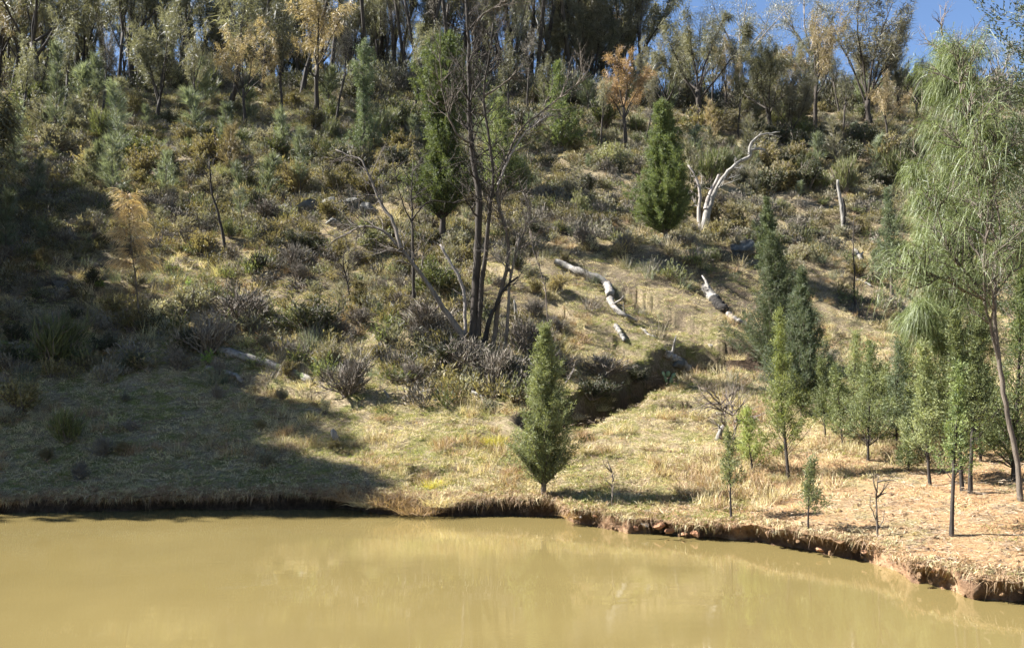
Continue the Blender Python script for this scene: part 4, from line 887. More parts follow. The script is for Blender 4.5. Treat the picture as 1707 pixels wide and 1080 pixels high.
pine(606, 292, 55, 84, lambda t: (.7 + .3 * math.sin(9 * t)) * max(.1, math.sin(math.pi * min(1, .2 + .8 * t)) ** .6), 'pine_blue', "slim cypress standing uphill of the grey outcrop", t0=.22, nb=170, per=11, leaf=.07, seed=6)
pine(838, 335, 160, 96, plump, 'pine_leaf', "dark cypress behind the branches of the tangled dead tree", t0=.1, nb=190, per=12, leaf=.07, seed=7)
pine(936, 255, 100, 92, spire, 'pine_fresh', "cypress on the upper slope right of the tangled tree", t0=.1, nb=150, per=11, leaf=.08, seed=8)
pine(1285, 470, 322, 48, plump, 'pine_dark', "narrow dark cypress poking up behind the paired pines", t0=.05, nb=170, per=12, leaf=.05, seed=9)
pine(1300, 622, 378, 96, plump, 'pine_dark', "taller darker cypress of the overlapping pair", t0=.06, nb=330, per=13, leaf=.035, dens=1.3, seed=10, ang=.45)
pine(1338, 690, 436, 92, lambda t: max(.05, math.sin(math.pi * min(1, .25 + .78 * t)) ** .9), 'pine_blue', "bluish green pointed cypress in front of the taller dark one", t0=.1, nb=330, per=13, leaf=.03, dens=1.3, seed=11, ang=.5)
pine(1487, 492, 305, 84, spire, 'pine_blue', "bluish cone cypress left of the weeping tree", t0=.22, nb=160, per=12, leaf=.045, seed=12)
young = lambda t: max(.08, (.62 + .38 * math.sin(math.pi * min(1, t * 1.2 + .1))) * (1 - max(0, t - .35) * 1.35) ** .8)
YP = [ # px, py, top, width, material, label, seed
 (1315, 802, 500, 84, 'pine_lime', "yellow-green young pine in front of the overlapping cypresses", 21, .28, 150),
 (1256, 795, 672, 74, 'pine_lime', "low spreading pine left of the yellow-green young pine", 22, .3, 70),
 (1218, 868, 705, 60, 'pine_bright', "small thin-stemmed pine at the left end of the clay bank", 23, .45, 60),
 (1347, 892, 755, 52, 'pine_bright', "short thin pine on the clay bank beside two bare stems", 24, .38, 55),
 (1447, 768, 560, 108, 'pine_leaf', "open green young pine with a clear black trunk", 25, .25, 150),
 (1376, 728, 590, 76, 'pine_leaf', "dull young pine with a crooked dark trunk", 26, .3, 90),
 (1585, 893, 590, 74, 'pine_fresh', "slender pine with a long bare stem nearest the water at right", 27, .42, 110),
 (1551, 808, 560, 96, 'pine_bright', "young pine with a short black trunk behind the slender one", 28, .3, 130),
 (1604, 818, 505, 84, 'pine_leaf', "left of two dark twin-trunked pines under the weeping tree", 29, .4, 110),
 (1617, 822, 470, 96, 'pine_leaf', "right of two dark twin-trunked pines under the weeping tree", 30, .4, 130),
 (1495, 742, 560, 86, 'pine_blue', "thin-stemmed bluish pine between the open pine and twin trunks", 31, .2, 120),
 (1523, 728, 530, 90, 'pine_lime', "yellowish pine behind the thin-stemmed bluish pine", 32, .2, 130),
 (1690, 800, 420, 120, 'pine_fresh', "bushy green pine at the right edge behind the leaning trunk", 33, .12, 220),
 (1420, 700, 545, 70, 'pine_bright', "pale young pine behind the open green pine", 34, .15, 110),
 (1570, 715, 480, 100, 'pine_lime', "pale green pine directly under the weeping branches", 35, .1, 160),
 (1405, 742, 600, 66, 'pine_leaf', "small green pine between the dull pine and the open pine", 41, .2, 80),
 (1545, 735, 600, 70, 'pine_bright', "bright bushy pine in the middle of the young pine stand", 42, .15, 110),
 (1635, 770, 560, 80, 'pine_leaf', "green pine just left of the leaning weeping trunk", 43, .15, 120),
 (1470, 712, 600, 60, 'pine_bright', "light green pine at the back of the young stand", 44, .15, 90),
 (1515, 790, 690, 52, 'pine_leaf', "knee-high pine seedling in front of the young stand", 45, .2, 50),
 (1590, 690, 530, 80, 'pine_blue', "grey-blue pine deep in the young stand below the weeping crown", 46, .1, 110),
 (1655, 745, 600, 70, 'pine_lime', "low bright pine right of the twin trunks", 36, .1, 90),
]
for px, py, top, w, mt, lb, sd, t0, nb in YP:
    sm = py > 850
    pine(px, py, top, w * (1.3 if sm else 1.18), young, mt, lb, "young_pine", t0=t0, nb=nb, per=(8 if sm else 11), leaf=.03, dens=(.6 if sm else .85), seed=sd, ang=.85, trunkm='bark_dark', bare=.3, stray=2.6, lop=.38, lean=.05, tr=.008 + .0085 * (py - top) / 100)
# big overhanging cypress at the top right, close to the camera and mostly outside the frame
Yc = 15.0; b = at(1800, 700, Yc); b[2] = hz(b[0], b[1]); rr = np.random.default_rng(50)
ht = float(at(1800, -130, Yc)[2] - b[2])
plant("cypress_pine", cypress_parts(rr, ht, 2.0, lambda t: max(.1, min(1, .45 + t * .8) * (1 if t < .7 else (1 - ((t - .7) / .33) ** 2))), .25, 360, 16, .045, 'pine_dark', .12, dens=1.2, ang=1.0), tuple(b), "large dark cypress entering at the top right corner", "tree", None, names=("trunk", "crown"))

# ------------------------------------------------------------------ the weeping she-oak at the right
def weeping(px, py, Y, stems, label, hang, seed, n, L, matn='oak_weep'):
    r = np.random.default_rng(seed); g = at(px, py, Y); g[2] = hz(g[0], g[1]); e = link("weeping_she_oak", None, None, tuple(g)); tag(e, label, "tree")
    P = []; 
    for nm, pts, w0, w1, dY, cnt, bl in stems:
        tb = Tubes(); S, rd = limb(r, pts, Y, w0, w1, dY, taper=.7); tb.add(S, rd, 8); tips = []
        if cnt: sprout(r, tb, S, rd, cnt, bl, 2, ang=.7, up=.04, t0=.15, jit=.13, tips=tips)
        tips.append(S[len(S) // 2:]); part_tubes(nm, tb, M['bark_brown'], e)
        P += tips
    c, d = along(r, [p for p in P], max(1, n // len(P)), .1); k = len(c); D = unit(d * .55 + r.normal(size=(k, 3)) * .5 + np.array([-.12, 0, .05]))
    s = Soup(); s.add(needles(c, D, L * r.uniform(.5, 1.25, k), .0075, r, .8, 3), np.clip(r.normal(.5, .28, k), 0, 1))
    o = link("foliage", s.mesh("foliage", [M[matn]])); o.parent = e; o.matrix_parent_inverse = Matrix.Translation(-Vector(e.location)); return e
gY = float(ground(1700, 835)[1])
weeping(1700, 835, gY, [
 ("trunk", [(1702, 838), (1693, 760), (1680, 690), (1668, 620), (1660, 550), (1657, 492)], 13, 9, 0, 0, 0),
 ("limb", [(1664, 600), (1650, 540), (1642, 500), (1640, 440), (1648, 340), (1640, 250)], 8, 3, -.4, 16, .45),
 ("limb", [(1657, 492), (1640, 482), (1620, 465), (1600, 440), (1575, 400), (1560, 340)], 7, 3, .5, 18, .45),
 ("limb", [(1657, 492), (1648, 470), (1640, 400), (1632, 320), (1620, 230), (1600, 140), (1598, 80)], 7, 2, .3, 26, .45),
 ("limb", [(1658, 490), (1663, 440), (1668, 380), (1655, 300), (1660, 200)], 6, 2, -.3, 18, .45), ("limb", [(1660, 490), (1680, 460), (1700, 420), (1715, 380)], 5, 2, .2, 12, .4), ("limb", [(1642, 500), (1600, 480), (1560, 460), (1520, 440)], 6, 2, -.3, 16, .4)],
 "weeping she-oak with a leaning forked trunk at the right", 1, 61, 8000, .38)
gy2 = float(ground(1600, 735)[1])
weeping(1600, 735, gy2, [("trunk", [(1600, 740), (1602, 640), (1598, 500), (1602, 380), (1598, 250), (1590, 150), (1580, 100)], 13, 3, 0, 70, .5), ("limb", [(1600, 560), (1570, 470), (1550, 390), (1548, 290)], 6, 2, .5, 26, .42), ("limb", [(1600, 480), (1630, 400), (1650, 300), (1648, 190)], 6, 2, .5, 26, .42), ("limb", [(1600, 620), (1560, 560), (1530, 520)], 5, 2, -.4, 12, .35)],
 "fuller weeping she-oak behind the leaning forked trunk", 1, 62, 38000, .48)
# bare fine top reaching into the sky
bare_tree("dead_sapling", "fine leafless treetop against the sky at the right", (1590, 745), gy2 + 1.0, [("trunk", [(1590, 740), (1592, 400), (1580, 180), (1572, 60), (1566, 10)], 6, 1, .2, 'twig', 30, .8, 2)], "dead tree")

# ------------------------------------------------------------------ she-oaks on the ridge
r = np.random.default_rng(99)
forms = {}
forms['fan'] = [she_oak_parts(np.random.default_rng(100 + k), 8, 1.0, 'oak_olive', crown_w=.42, trunk_h=.16, limbs=7, trunk_r=.15, ang=.8, sub=(5, 8), per=36, needle=.42, droop=.15, up=.09, width=.034) for k in range(3)]
forms['dark'] = [she_oak_parts(np.random.default_rng(110 + k), 8, .9, 'oak_dark', trunk_h=.3, limbs=6, trunk_r=.15, ang=.75, per=40, needle=.4, droop=.7, width=.036) for k in range(3)]
forms['rust'] = [she_oak_parts(np.random.default_rng(120 + k), 8, 1.0, 'oak_rust', trunk_h=.4, limbs=6, trunk_r=.12, ang=.78, per=34, needle=.32, droop=.3, up=.08, width=.034) for k in range(2)]
forms['gold'] = [she_oak_parts(np.random.default_rng(130 + k), 8, .9, 'oak_gold', trunk_h=.35, limbs=6, trunk_r=.12, ang=.7, per=32, needle=.34, droop=.6, width=.034) for k in range(2)]
forms['sparse'] = [she_oak_parts(np.random.default_rng(140 + k), 8, .7, 'oak_olive', trunk_h=.45, limbs=5, trunk_r=.10, ang=.5, per=17, needle=.36, droop=.6, width=.032) for k in range(3)]
forms['bare'] = [she_oak_parts(np.random.default_rng(150 + k), 8, .7, 'twiggy', trunk_h=.5, limbs=4, trunk_r=.09, ang=.4, per=9, needle=.35, droop=.1, width=.02) for k in range(3)]
forms['pole'] = [she_oak_parts(np.random.default_rng(160 + k), 8, .5, 'oak_olive', trunk_h=.55, limbs=4, trunk_r=.075, ang=.35, per=9, needle=.36, droop=.5, width=.03) for k in range(3)]
KN = {k: Kind("she_oak", v, ("trunk", "crown")) for k, v in forms.items()}
def oak(kindk, form, px, py, top, label=None, wide=1.0, desc=None, group=None, back=0.0):
    g = ground(px, py)
    if back: g = at(px, py, g[1] + back); g[2] = hz(g[0], g[1])
    ht = float(at(px, top, g[1])[2] - g[2]); s = ht / 8 * 1.03
    o = KN[kindk].place(form, tuple(g), r.uniform(0, 6.28), (s * wide, s * wide, s), (r.normal(0, .03), r.normal(0, .03)))
    if label: tag(o, label, "tree", group)
    else: later(o, desc, "tree", group, px, (py + top) / 2)
    return o
oak('dark', 0, 65, 168, -120, "black-trunked oak at the left with steep dark limbs", 1.0)
oak('gold', 0, 20, 150, -40, "rusty brown she-oak in the top left corner", .8)
oak('sparse', 0, 132, 150, -60, "slim dark she-oak right of the black-trunked oak", .9)
oak('dark', 1, 222, 150, -110, "large dark many-limbed she-oak above the left heath", .8)
oak('sparse', 1, 182, 162, 60, "short slim leaning she-oak among the left trunks", .8)
oak('sparse', 2, 298, 112, -90, "leaning she-oak with sky behind its trunk", .8)
oak('sparse', 0, 369, 205, -70, "grey-tipped she-oak standing in the left heath", 1.3)
oak('dark', 2, 437, 165, -60, "dark she-oak left of the golden-topped one", .8)
oak('gold', 1, 528, 188, -25, "golden-topped she-oak with fine black branches", 1.2)
oak('bare', 0, 640, 145, -40, "leafless she-oak right of the slim cypress", .7)
oak('bare', 1, 657, 150, -20, "second leafless she-oak right of the slim cypress", .7)
oak('fan', 0, 985, 118, -50, "big fan-shaped she-oak spreading against the sky", 1.1)
oak('sparse', 1, 1001, 248, 130, "small olive she-oak left of the rust-topped one", .9)
oak('rust', 0, 1043, 252, 86, "rust-topped she-oak with an orange domed crown", 1.15)
oak('dark', 0, 1168, 218, 20, "dense dark rounded she-oak above the forked dead tree", 1.15)
oak('dark', 1, 1288, 238, 75, "drooping dark she-oak with a crooked trunk", 1.2)
oak('gold', 0, 1358, 218, 22, "pale yellowish open she-oak right of the drooping one", 1.0)
oak('fan', 2, 1450, 205, -25, "largest ridge she-oak, a wide fan against blue sky", 1.1)
oak('dark', 2, 1530, 205, 85, "small dark she-oak under the sky gap", .9)
oak('sparse', 2, 1500, 208, 100, "thin she-oak leaning beside the small dark one", .8)
oak('gold', 1, 1210, 200, 60, "brownish she-oak behind the dense dark one", .8)
oak('rust', 1, 1010, 150, -10, "rusty crown high behind the fan-shaped she-oak", .8, back=10)
oak('rust', 0, 790, 150, -80, "orange-brown crown behind the top of the tangled tree", .9, back=12)
# trees filling the ridge behind, left of the sky gap
G = "she-oaks crowding the ridge behind"
xs = np.linspace(-60, 1085, 46)
for i, px in enumerate(xs):
    k = ['sparse', 'bare', 'dark', 'sparse', 'fan', 'sparse', 'bare', 'fan', 'dark', 'bare', 'sparse', 'fan'][i % 12]
    oak(k, int(r.integers(0, 3)), float(px + r.uniform(-12, 12)), float(r.uniform(118, 168)), float(r.uniform(-110, -10)), None, r.uniform(.65, 1.0),
        {'sparse': "slender olive she-oak", 'bare': "leafless grey she-oak", 'dark': "dark dense she-oak", 'fan': "spreading olive she-oak", 'gold': "brown-tipped she-oak", 'rust': "rusty she-oak"}[k], G, back=float(r.uniform(0, 16)))
xs = np.linspace(1085, 1700, 24)
for i, px in enumerate(xs):
    k = ['dark', 'sparse', 'fan', 'sparse', 'sparse', 'bare', 'dark', 'fan'][i % 8]
    lim = 66 if px < 1500 else 115
    if 1515 < px < 1560: lim = 175
    oak(k, int(r.integers(0, 3)), float(px + r.uniform(-10, 10)), float(r.uniform(150, 200)), float(lim + r.uniform(-15, 25)), None, r.uniform(.8, 1.15),
        {'sparse': "slender olive she-oak", 'bare': "leafless grey she-oak", 'dark': "dark dense she-oak", 'fan': "spreading olive she-oak", 'gold': "brown-tipped she-oak"}[k], G, back=float(r.uniform(0, 10)))
for i, (px, py, top, k) in enumerate([(100, 205, 20, 'sparse'), (165, 215, 30, 'bare'), (262, 200, 0, 'fan'), (330, 215, 40, 'sparse'), (410, 215, 50, 'gold'), (470, 205, 20, 'sparse'), (560, 205, 30, 'bare'), (690, 200, 30, 'sparse'), (725, 215, 70, 'bare'), (845, 215, 60, 'sparse'), (880, 200, 40, 'bare'), (905, 235, 90, 'sparse'), (1075, 235, 120, 'sparse'), (1110, 190, 60, 'fan'), (1230, 235, 110, 'sparse'), (1320, 235, 120, 'fan'), (1405, 230, 110, 'sparse'), (1480, 240, 120, 'gold'), (30, 215, 60, 'sparse'), (765, 225, 90, 'sparse')]):
    oak(k, i, px, py, top, None, .95, {'sparse': "slender olive she-oak", 'bare': "leafless grey she-oak", 'fan': "spreading olive she-oak", 'gold': "brown-tipped she-oak"}[k], G)
for i, px in enumerate(np.concatenate([np.linspace(-50, 600, 15), np.linspace(610, 960, 26)])):
    oak('pole', i, float(px + r.uniform(-10, 10)), 150.0, float(r.uniform(-260, -90)), None, 1.0, "slim black-stemmed she-oak", "slim black-stemmed she-oaks in the ridge forest", back=float(r.uniform(-2, 12)))
# far second rank: closes the view between trunks without hiding every gap of sky
for i, px in enumerate(np.linspace(-80, 1060, 40)):
    Y = float(r.uniform(88, 104)); a = ray(px, 100)[0]; x = a * Y; z = hz(x, Y); s = r.uniform(.85, 1.5)
    k = ['dark', 'fan', 'sparse', 'fan'][i % 4]
    o = KN[k].place(int(r.integers(0, 3)), (x, Y, z), r.uniform(0, 6.28), (s * 1.1, s * 1.1, s)); later(o, {'dark': "far dark she-oak", 'fan': "far spreading she-oak", 'sparse': "far slender she-oak", 'gold': "far brownish she-oak"}[k], "tree", "she-oaks on the far side of the ridge", px, 60)
# pale gums against the sky
def gum_parts(rg, ht, w):
    tb = Tubes(); tips = []; tr, _ = wander(rg, np.array([0, 0, -.2]), np.array([0, 0, 1.0]), ht * .45, 5, .05, .02); tb.add(tr, .2 * np.array([1.3, 1, .9, .8, .7]), 7)
    spec = [dict(n=(3, 5), ang=.6, ratio=.55, up=.05, jit=.12, pts=6, taper=.4, sides=5, t0=.4), dict(n=(3, 5), ang=.7, ratio=.5, up=.02, jit=.15, pts=4, taper=.4, sides=3), dict(n=0, ang=.5, ratio=.5, up=0, jit=.15, pts=3, taper=.3, sides=3)]
    for k in range(6):
        a = k * 1.05 + rg.normal(0, .3); an = rg.uniform(.3, .9); grow(rg, tb, tr[-1], np.array([math.cos(a) * math.sin(an) * w, math.sin(a) * math.sin(an) * w, math.cos(an)]), ht * .42, .1, 0, spec, tips)
    C = np.array([t[-1] for t in tips]); m = 60; P = np.repeat(C, m, 0) + rg.normal(size=(len(C) * m, 3)) * np.array([.3, .3, .17]); D = unit(rg.normal(size=P.shape) * .6 + np.array([0, 0, -.6]))
    s = Soup(); s.add(leaves(P, D, .15 * rg.uniform(.6, 1.3, len(P)), .035, rg), np.clip(rg.normal(.5, .3, len(P)), 0, 1)); return tb.mesh("trunk", M['wood_grey'], rg, .05), s.mesh("crown", [M['gum']])
GUM = Kind("gum_tree", [gum_parts(np.random.default_rng(200 + k), 10, 1.0) for k in range(2)], ("trunk", "crown"))
for px, top, Y, w, lb in [(1232, 2, 96, .9, "pale-leaved gum against the sky left of the largest she-oak"), (1345, -18, 92, .8, "pale gum with upper clumps touching the frame top"), (1600, 62, 86, .95, "pale gum against the sky behind the weeping tree"), (1665, 75, 90, .9, "second pale gum right of the sky gap"), (1160, 40, 98, .8, "grey-green gum behind the dense dark she-oak")]:
    a = ray(px, top)[0]; x = a * Y; z = hz(x, Y); s = float(at(px, top, Y)[2] - z) / 10 * 1.05
    tag(GUM.place(int(px) % 2, (x, Y, z), r.uniform(0, 6), (s * w, s * w, s)), lb, "tree")
# trees outside the frame on the left, whose shade falls over the slope and the water
for k, (x, y, h, kk) in enumerate([(-20.5, 23.4, 12, 'dark'), (-22.5, 23.8, 14, 'dark'), (-24.5, 24.6, 15, 'dark'), (-21, 25.4, 12, 'dark'), (-23, 26.2, 13, 'dark'), (-26.5, 25.5, 15, 'dark'), (-22.5, 28.2, 11, 'dark'), (-25, 28, 13, 'dark'), (-28, 27, 14, 'dark'), (-24, 30.5, 8, 'dark'), (-27, 30, 12, 'dark'), (-30, 29, 13, 'dark'), (-26, 33, 7.5, 'dark'), (-29, 32.5, 9.5, 'dark'), (-28.5, 36, 10, 'dark'), (-32, 35, 11, 'dark'), (-31, 39, 10, 'dark'), (-34.5, 38, 11, 'dark'), (-34, 43, 10, 'dark'), (-38, 46, 11, 'dark')]):
    o = KN[kk].place(k, (x, y, hz(x, y)), r.uniform(0, 6), (h / 8 * .85, h / 8 * .85, h / 8)); later(o, "tall she-oak beyond the left edge", "tree", "she-oaks beyond the left edge of the view", -200 - 20 * k, 300)

SHADE_CYPRESS = Kind("cypress_pine", [cypress_parts(np.random.default_rng(700 + k), 12, 2.6, lambda t: max(.1, math.sin(math.pi * min(1, .15 + .82 * t)) ** .6), .05, 260, 16, .16, 'pine_dark', .16, dens=1.1, ang=.7) for k in range(2)], ("trunk", "crown"))  # dense cypresses added out of view to block sun from the left slope
for k, (x, y, h) in enumerate([(-20.5, 21.3, 17.5), (-22, 20.9, 19.5), (-23.5, 21.6, 20), (-25.5, 22.5, 20), (-20.2, 21.9, 15), (-21.5, 24.2, 12.5), (-23.5, 24.8, 17), (-26, 25.4, 18), (-22.5, 27, 14), (-24, 31, 8.5), (-26.5, 32, 10), (-27, 35, 9.5), (-29, 37, 12.5), (-29.5, 40.5, 11), (-32, 42, 12), (-28, 24.5, 18)]):
    s_ = h / 12 * .9; o = SHADE_CYPRESS.place(k, (x, y, hz(x, y) - .3), r.uniform(0, 6), (s_ * (.85 if k > 4 else .62), s_ * (.85 if k > 4 else .62), s_)); later(o, "unseen cypress added for shade", "tree", "unseen cypresses added to shade the left slope", -200 - 20 * k, 300)
# ------------------------------------------------------------------ saplings and shrubs
def sapling_parts(rg, ht, w, mat, n, needle, bare=.2, droop=.0, tr=.02, out=.45, trunkm='bark_brown', width=.012):
    tb = Tubes(); tr_, _ = wander(rg, np.array([0, 0, -.05]), np.array([rg.normal(0, .05), 0, 1.0]), ht * .95, 8, .04, .02); tb.add(tr_, tr * np.linspace(1.2, .2, 8), 6); tips = []
    for k in range(n):
        t = bare + (.97 - bare) * rg.uniform(0, 1); q = t * 7; i = min(int(q), 6); p = tr_[i] * (1 - q + i) + tr_[i + 1] * (q - i); a = rg.uniform(0, 6.283)
        L = w * (1.15 - t * .8) * rg.uniform(.6, 1.2); d = unit(np.array([math.cos(a) * out * 1.6, math.sin(a) * out * 1.6, .75])); pts, _ = wander(rg, p, d, L, 4, .12, .03 - droop * .25); tb.add(pts, tr * np.array([.35, .25, .18, .1]), 3); tips.append(pts)
    tips.append(tr_[4:]); P, D = along(rg, tips, 26, .15); D = unit(D * .8 + rg.normal(size=P.shape) * .32 + np.array([0, 0, .15 - droop]))
    s = Soup(); s.add(needles(P, D, needle * rg.uniform(.5, 1.2, len(P)), width, rg, droop, 2), np.clip(rg.normal(.5, .28, len(P)), 0, 1)); return tb.mesh("trunk", M[trunkm]), s.mesh("foliage", [M[mat]])
def sap(px, py, top, w, mat, label, n=60, needle=.3, seed=1, **kw):
    g = ground(px, py); ht = float(at(px, top, g[1])[2] - g[2]); wd = w / 2 * g[1] / F
    plant("she_oak_sapling", sapling_parts(np.random.default_rng(seed), ht, wd, mat, n, needle, **kw), tuple(g), label, "sapling", None, names=("trunk", "foliage"))
sap(233, 552, 308, 92, 'oak_pale_gold', "orange dying weeping sapling with a thin bare trunk", 95, .42, 301, bare=.42, droop=.5, tr=.028, out=.85, width=.013)
sap(94, 262, 62, 56, 'oak_grey', "pale grey-green spire sapling on the upper left slope", 130, .45, 302, bare=.15, tr=.04, out=.4, width=.02)
sap(200, 268, 130, 60, 'oak_grey', "wispy grey sapling in the left heath", 110, .5, 303, bare=.1, out=.4, width=.018)
sap(190, 335, 225, 66, 'oak_grey', "silvery bushy sapling left of centre heath", 90, .45, 304, bare=.1, out=.5, width=.015)
sap(18, 300, 165, 46, 'oak_grey', "pale sapling at the left edge above the shade", 90, .4, 305, bare=.1, width=.018)
sap(10, 430, 320, 50, 'oak_grey', "shaded grey sapling at the left edge", 80, .4, 306, bare=.1)
sap(500, 330, 215, 56, 'oak_grey', "silver-tufted sapling above the rock ledge", 70, .45, 307, bare=.2, width=.015)
sap(380, 300, 205, 50, 'oak_gold', "yellowish wispy sapling behind the curved dark one", 70, .4, 308, bare=.2, width=.014)
sap(405, 390, 265, 40, 'oak_grey', "thin grey sapling right of the curved dark one", 60, .35, 309, bare=.25)
sap(1250, 330, 180, 50, 'oak_olive', "olive sapling behind the forked dead tree", 80, .4, 310, width=.02)
sap(275, 330, 250, 60, 'oak_grey', "pale low sapling above the orange one", 70, .35, 311, bare=.05)
sap(1440, 190, 120, 60, 'oak_grey', "yellow-green young she-oak under the largest one", 90, .6, 312, width=.03)
sap(1395, 290, 190, 46, 'oak_olive', "upright olive sapling on the right upper slope", 80, .4, 313, width=.02)
sap(470, 262, 180, 40, 'oak_grey', "pale spindly sapling in the centre heath", 60, .4, 314, width=.018)
sap(160, 180, 90, 50, 'oak_grey', "young grey she-oak between the left trunks", 80, .5, 315, width=.025)
sap(345, 190, 100, 50, 'oak_grey', "grey young she-oak beside the grey-tipped tree", 80, .5, 316, width=.025)
sap(1190, 250, 160, 40, 'oak_gold', "brownish thin sapling under the dense dark she-oak", 60, .4, 317, width=.02)
sap(60, 345, 255, 44, 'oak_grey', "thin grey sapling on the grassy left slope", 60, .35, 318)

SHR = dict(
 olive=Kind("heath_shrub", [shrub_parts(np.random.default_rng(400 + k), .8, 1.05, 2600, 'heath_olive', .055) for k in range(4)]),
 green=Kind("heath_shrub", [shrub_parts(np.random.default_rng(410 + k), .85, 1.1, 2600, 'heath_green', .055) for k in range(4)]),
 grey=Kind("heath_shrub", [shrub_parts(np.random.default_rng(420 + k), .8, 1.0, 2200, 'heath_grey', .05, needle=False) for k in range(3)]),
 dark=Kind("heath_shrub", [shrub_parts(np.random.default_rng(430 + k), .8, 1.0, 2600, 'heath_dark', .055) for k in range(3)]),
 twiggy=Kind("twiggy_shrub", [shrub_parts(np.random.default_rng(440 + k), .8, 1.0, 1300, 'twiggy', .11, needle=True, stems=30, twig=3) for k in range(4)]),
 broom=Kind("broom_shrub", [shrub_parts(np.random.default_rng(450 + k), .55, 1.2, 1800, 'heath_green', .12, needle=True, up=1.2, stems=26) for k in range(3)]))
SHR['wisp'] = Kind("she_oak_seedling", [sapling_parts(np.random.default_rng(470 + k), 1.35, .42, ('oak_grey', 'oak_grey', 'oak_olive', 'heath_grey')[k], 46, .26, bare=.04, tr=.014, out=.42, width=.012) for k in range(4)], ("trunk", "foliage"))
DESC = dict(wisp="wispy grey-green seedling",olive="olive-brown heath shrub", green="green heath shrub", grey="grey-leaved heath shrub", dark="shrub with shade-dark leaves", twiggy="bare twiggy shrub", broom="upright broom-like shrub")
def shrub(kindk, px, py, s, label=None, wide=1.0, group="heath shrubs scattered over the slope"):
    g = ground(px, py)
    if g is None: return
    o = SHR[kindk].place(int(r.integers(0, 4)), tuple(g), r.uniform(0, 6.28), (s * wide, s * wide, s), (r.normal(0, .06), r.normal(0, .06)))
    if label: tag(o, label, "shrub")
    else: later(o, DESC[kindk], "shrub", group, px, py)
    return o
for a_ in [('dark', 515, 560, 1.35, "rounded nearly black shrub in the shaded hollow", 1.2), ('twiggy', 345, 590, 1.25, "forked twiggy shrub on the slope edge above the grey log", 1.1), ('twiggy', 580, 660, 1.25, "grey twiggy bush on the lower slope in front of the dead tree", 1.1),
           ('twiggy', 400, 540, 1.35, "large grey bare-twigged bush behind the forked shrub", 1.4), ('grey', 320, 525, 1.2, "grey bushy shrub in the shaded left scrub", 1.3), ('broom', 90, 615, 1.5, "large dark upright shrub in the left shade", 1.0), ('broom', 110, 740, .75, "low upright shrub nearest the left shore", 1.2),
           ('olive', 30, 690, 1.0, "olive shrub at the left edge above the water", 1.2), ('twiggy', 172, 760, .5, "small twiggy bush beside the low shrub near the left shore", 1), ('grey', 90, 255, 2.0, "big dome-shaped grey shrub behind the white stump", 1.2), ('green', 720, 490, 1.3, "soft green shrub behind the black trunk", 1.3),
           ('twiggy', 710, 560, 1.2, "tangled brown bush at the foot of the leaning stem", 1.5), ('twiggy', 880, 590, 1.2, "purple-brown twiggy bush right of the dead tree", 1.3), ('twiggy', 830, 640, 1.1, "dark brown twiggy bush left of the waterside cypress", 1.2), ('twiggy', 770, 620, 1.1, "twiggy tangle directly below the dead trunk", 1.4), ('dark', 735, 610, 1.0, "dark leafy tangle under the leaning stem", 1.5), ('dark', 985, 668, .75, "added dark scrub deepening the shade in the deepest part of the gully", 1.6), ('dark', 1060, 640, .6, "added dark low scrub standing in for shade under the gully log", 1.3), ('twiggy', 1010, 628, .8, "brown brush on the uphill lip of the gully", 1.7), ('dark', 860, 640, .9, "added dark scrub standing in for gully shade behind the waterside cypress", 1.4),  # dark scrub in the gully is added to stand in for shade
           ('twiggy', 690, 640, .7, "small bare bush below the twiggy tangle", 1.1), ('twiggy', 930, 620, .8, "bare brown bush right behind the waterside cypress", 1.4), ('green', 1185, 440, .7, "bright small shrub right of the cone-shaped cypress foot", 1), ('grey', 1215, 385, .8, "grey shrub at the foot of the forked dead tree", 1.2)]: shrub(*a_)
zones = [ # x0,x1,y0,y1,count,kinds,size
 (0, 1540, 165, 240, 74, ['green', 'olive', 'grey', 'wisp', 'broom', 'wisp', 'dark'], (1.1, 2.6)),
 (140, 1540, 235, 330, 100, ['olive', 'green', 'olive', 'dark', 'grey', 'wisp', 'wisp', 'broom'], (.7, 2.1)),
 (420, 1260, 320, 455, 62, ['olive', 'green', 'twiggy', 'olive', 'dark', 'grey'], (.4, 1.4)),
 (0, 400, 250, 420, 30, ['wisp', 'grey', 'wisp', 'olive', 'broom'], (.6, 1.0)),
 (0, 560, 420, 640, 34, ['dark', 'twiggy', 'grey', 'dark', 'olive'], (.45, .95)),
 (560, 1000, 440, 600, 26, ['twiggy', 'olive', 'wisp', 'grey'], (.45, .8)),
 (1240, 1530, 235, 320, 16, ['dark', 'dark', 'olive'], (1.4, 2.2)),  # dark clusters here and below put the shade of band and hollow into leaf colour
 (520, 700, 245, 330, 8, ['dark', 'olive'], (1.0, 1.6)), (0, 130, 180, 240, 6, ['dark', 'grey'], (1.2, 2.0)),
 (1260, 1540, 290, 470, 26, ['olive', 'grey', 'wisp', 'green'], (.5, .95)),
 (0, 560, 660, 800, 12, ['twiggy', 'grey', 'olive'], (.25, .5))]
tot = 0
for x0, x1, y0, y1, cnt, ks, sz in zones:
    placed = []; tries = 0
    while len(placed) < cnt and tries < cnt * 12:
        tries += 1; px = r.uniform(x0, x1); py = r.uniform(y0, y1)
        if any((px - q[0]) ** 2 + 2.2 * (py - q[1]) ** 2 < ((x1 - x0) * (y1 - y0) / cnt) * .45 for q in placed): continue
        if 940 < px < 1260 and 440 < py < 600: continue
        if 1080 < px < 1140 and py > 385: continue
        if 540 < py and 560 < px < 640 and py > 600: continue
        placed.append((px, py)); shrub(ks[int(r.integers(0, len(ks)))], px, py, r.uniform(*sz), None, r.uniform(.85, 1.3)); tot += 1
print("shrubs", tot)
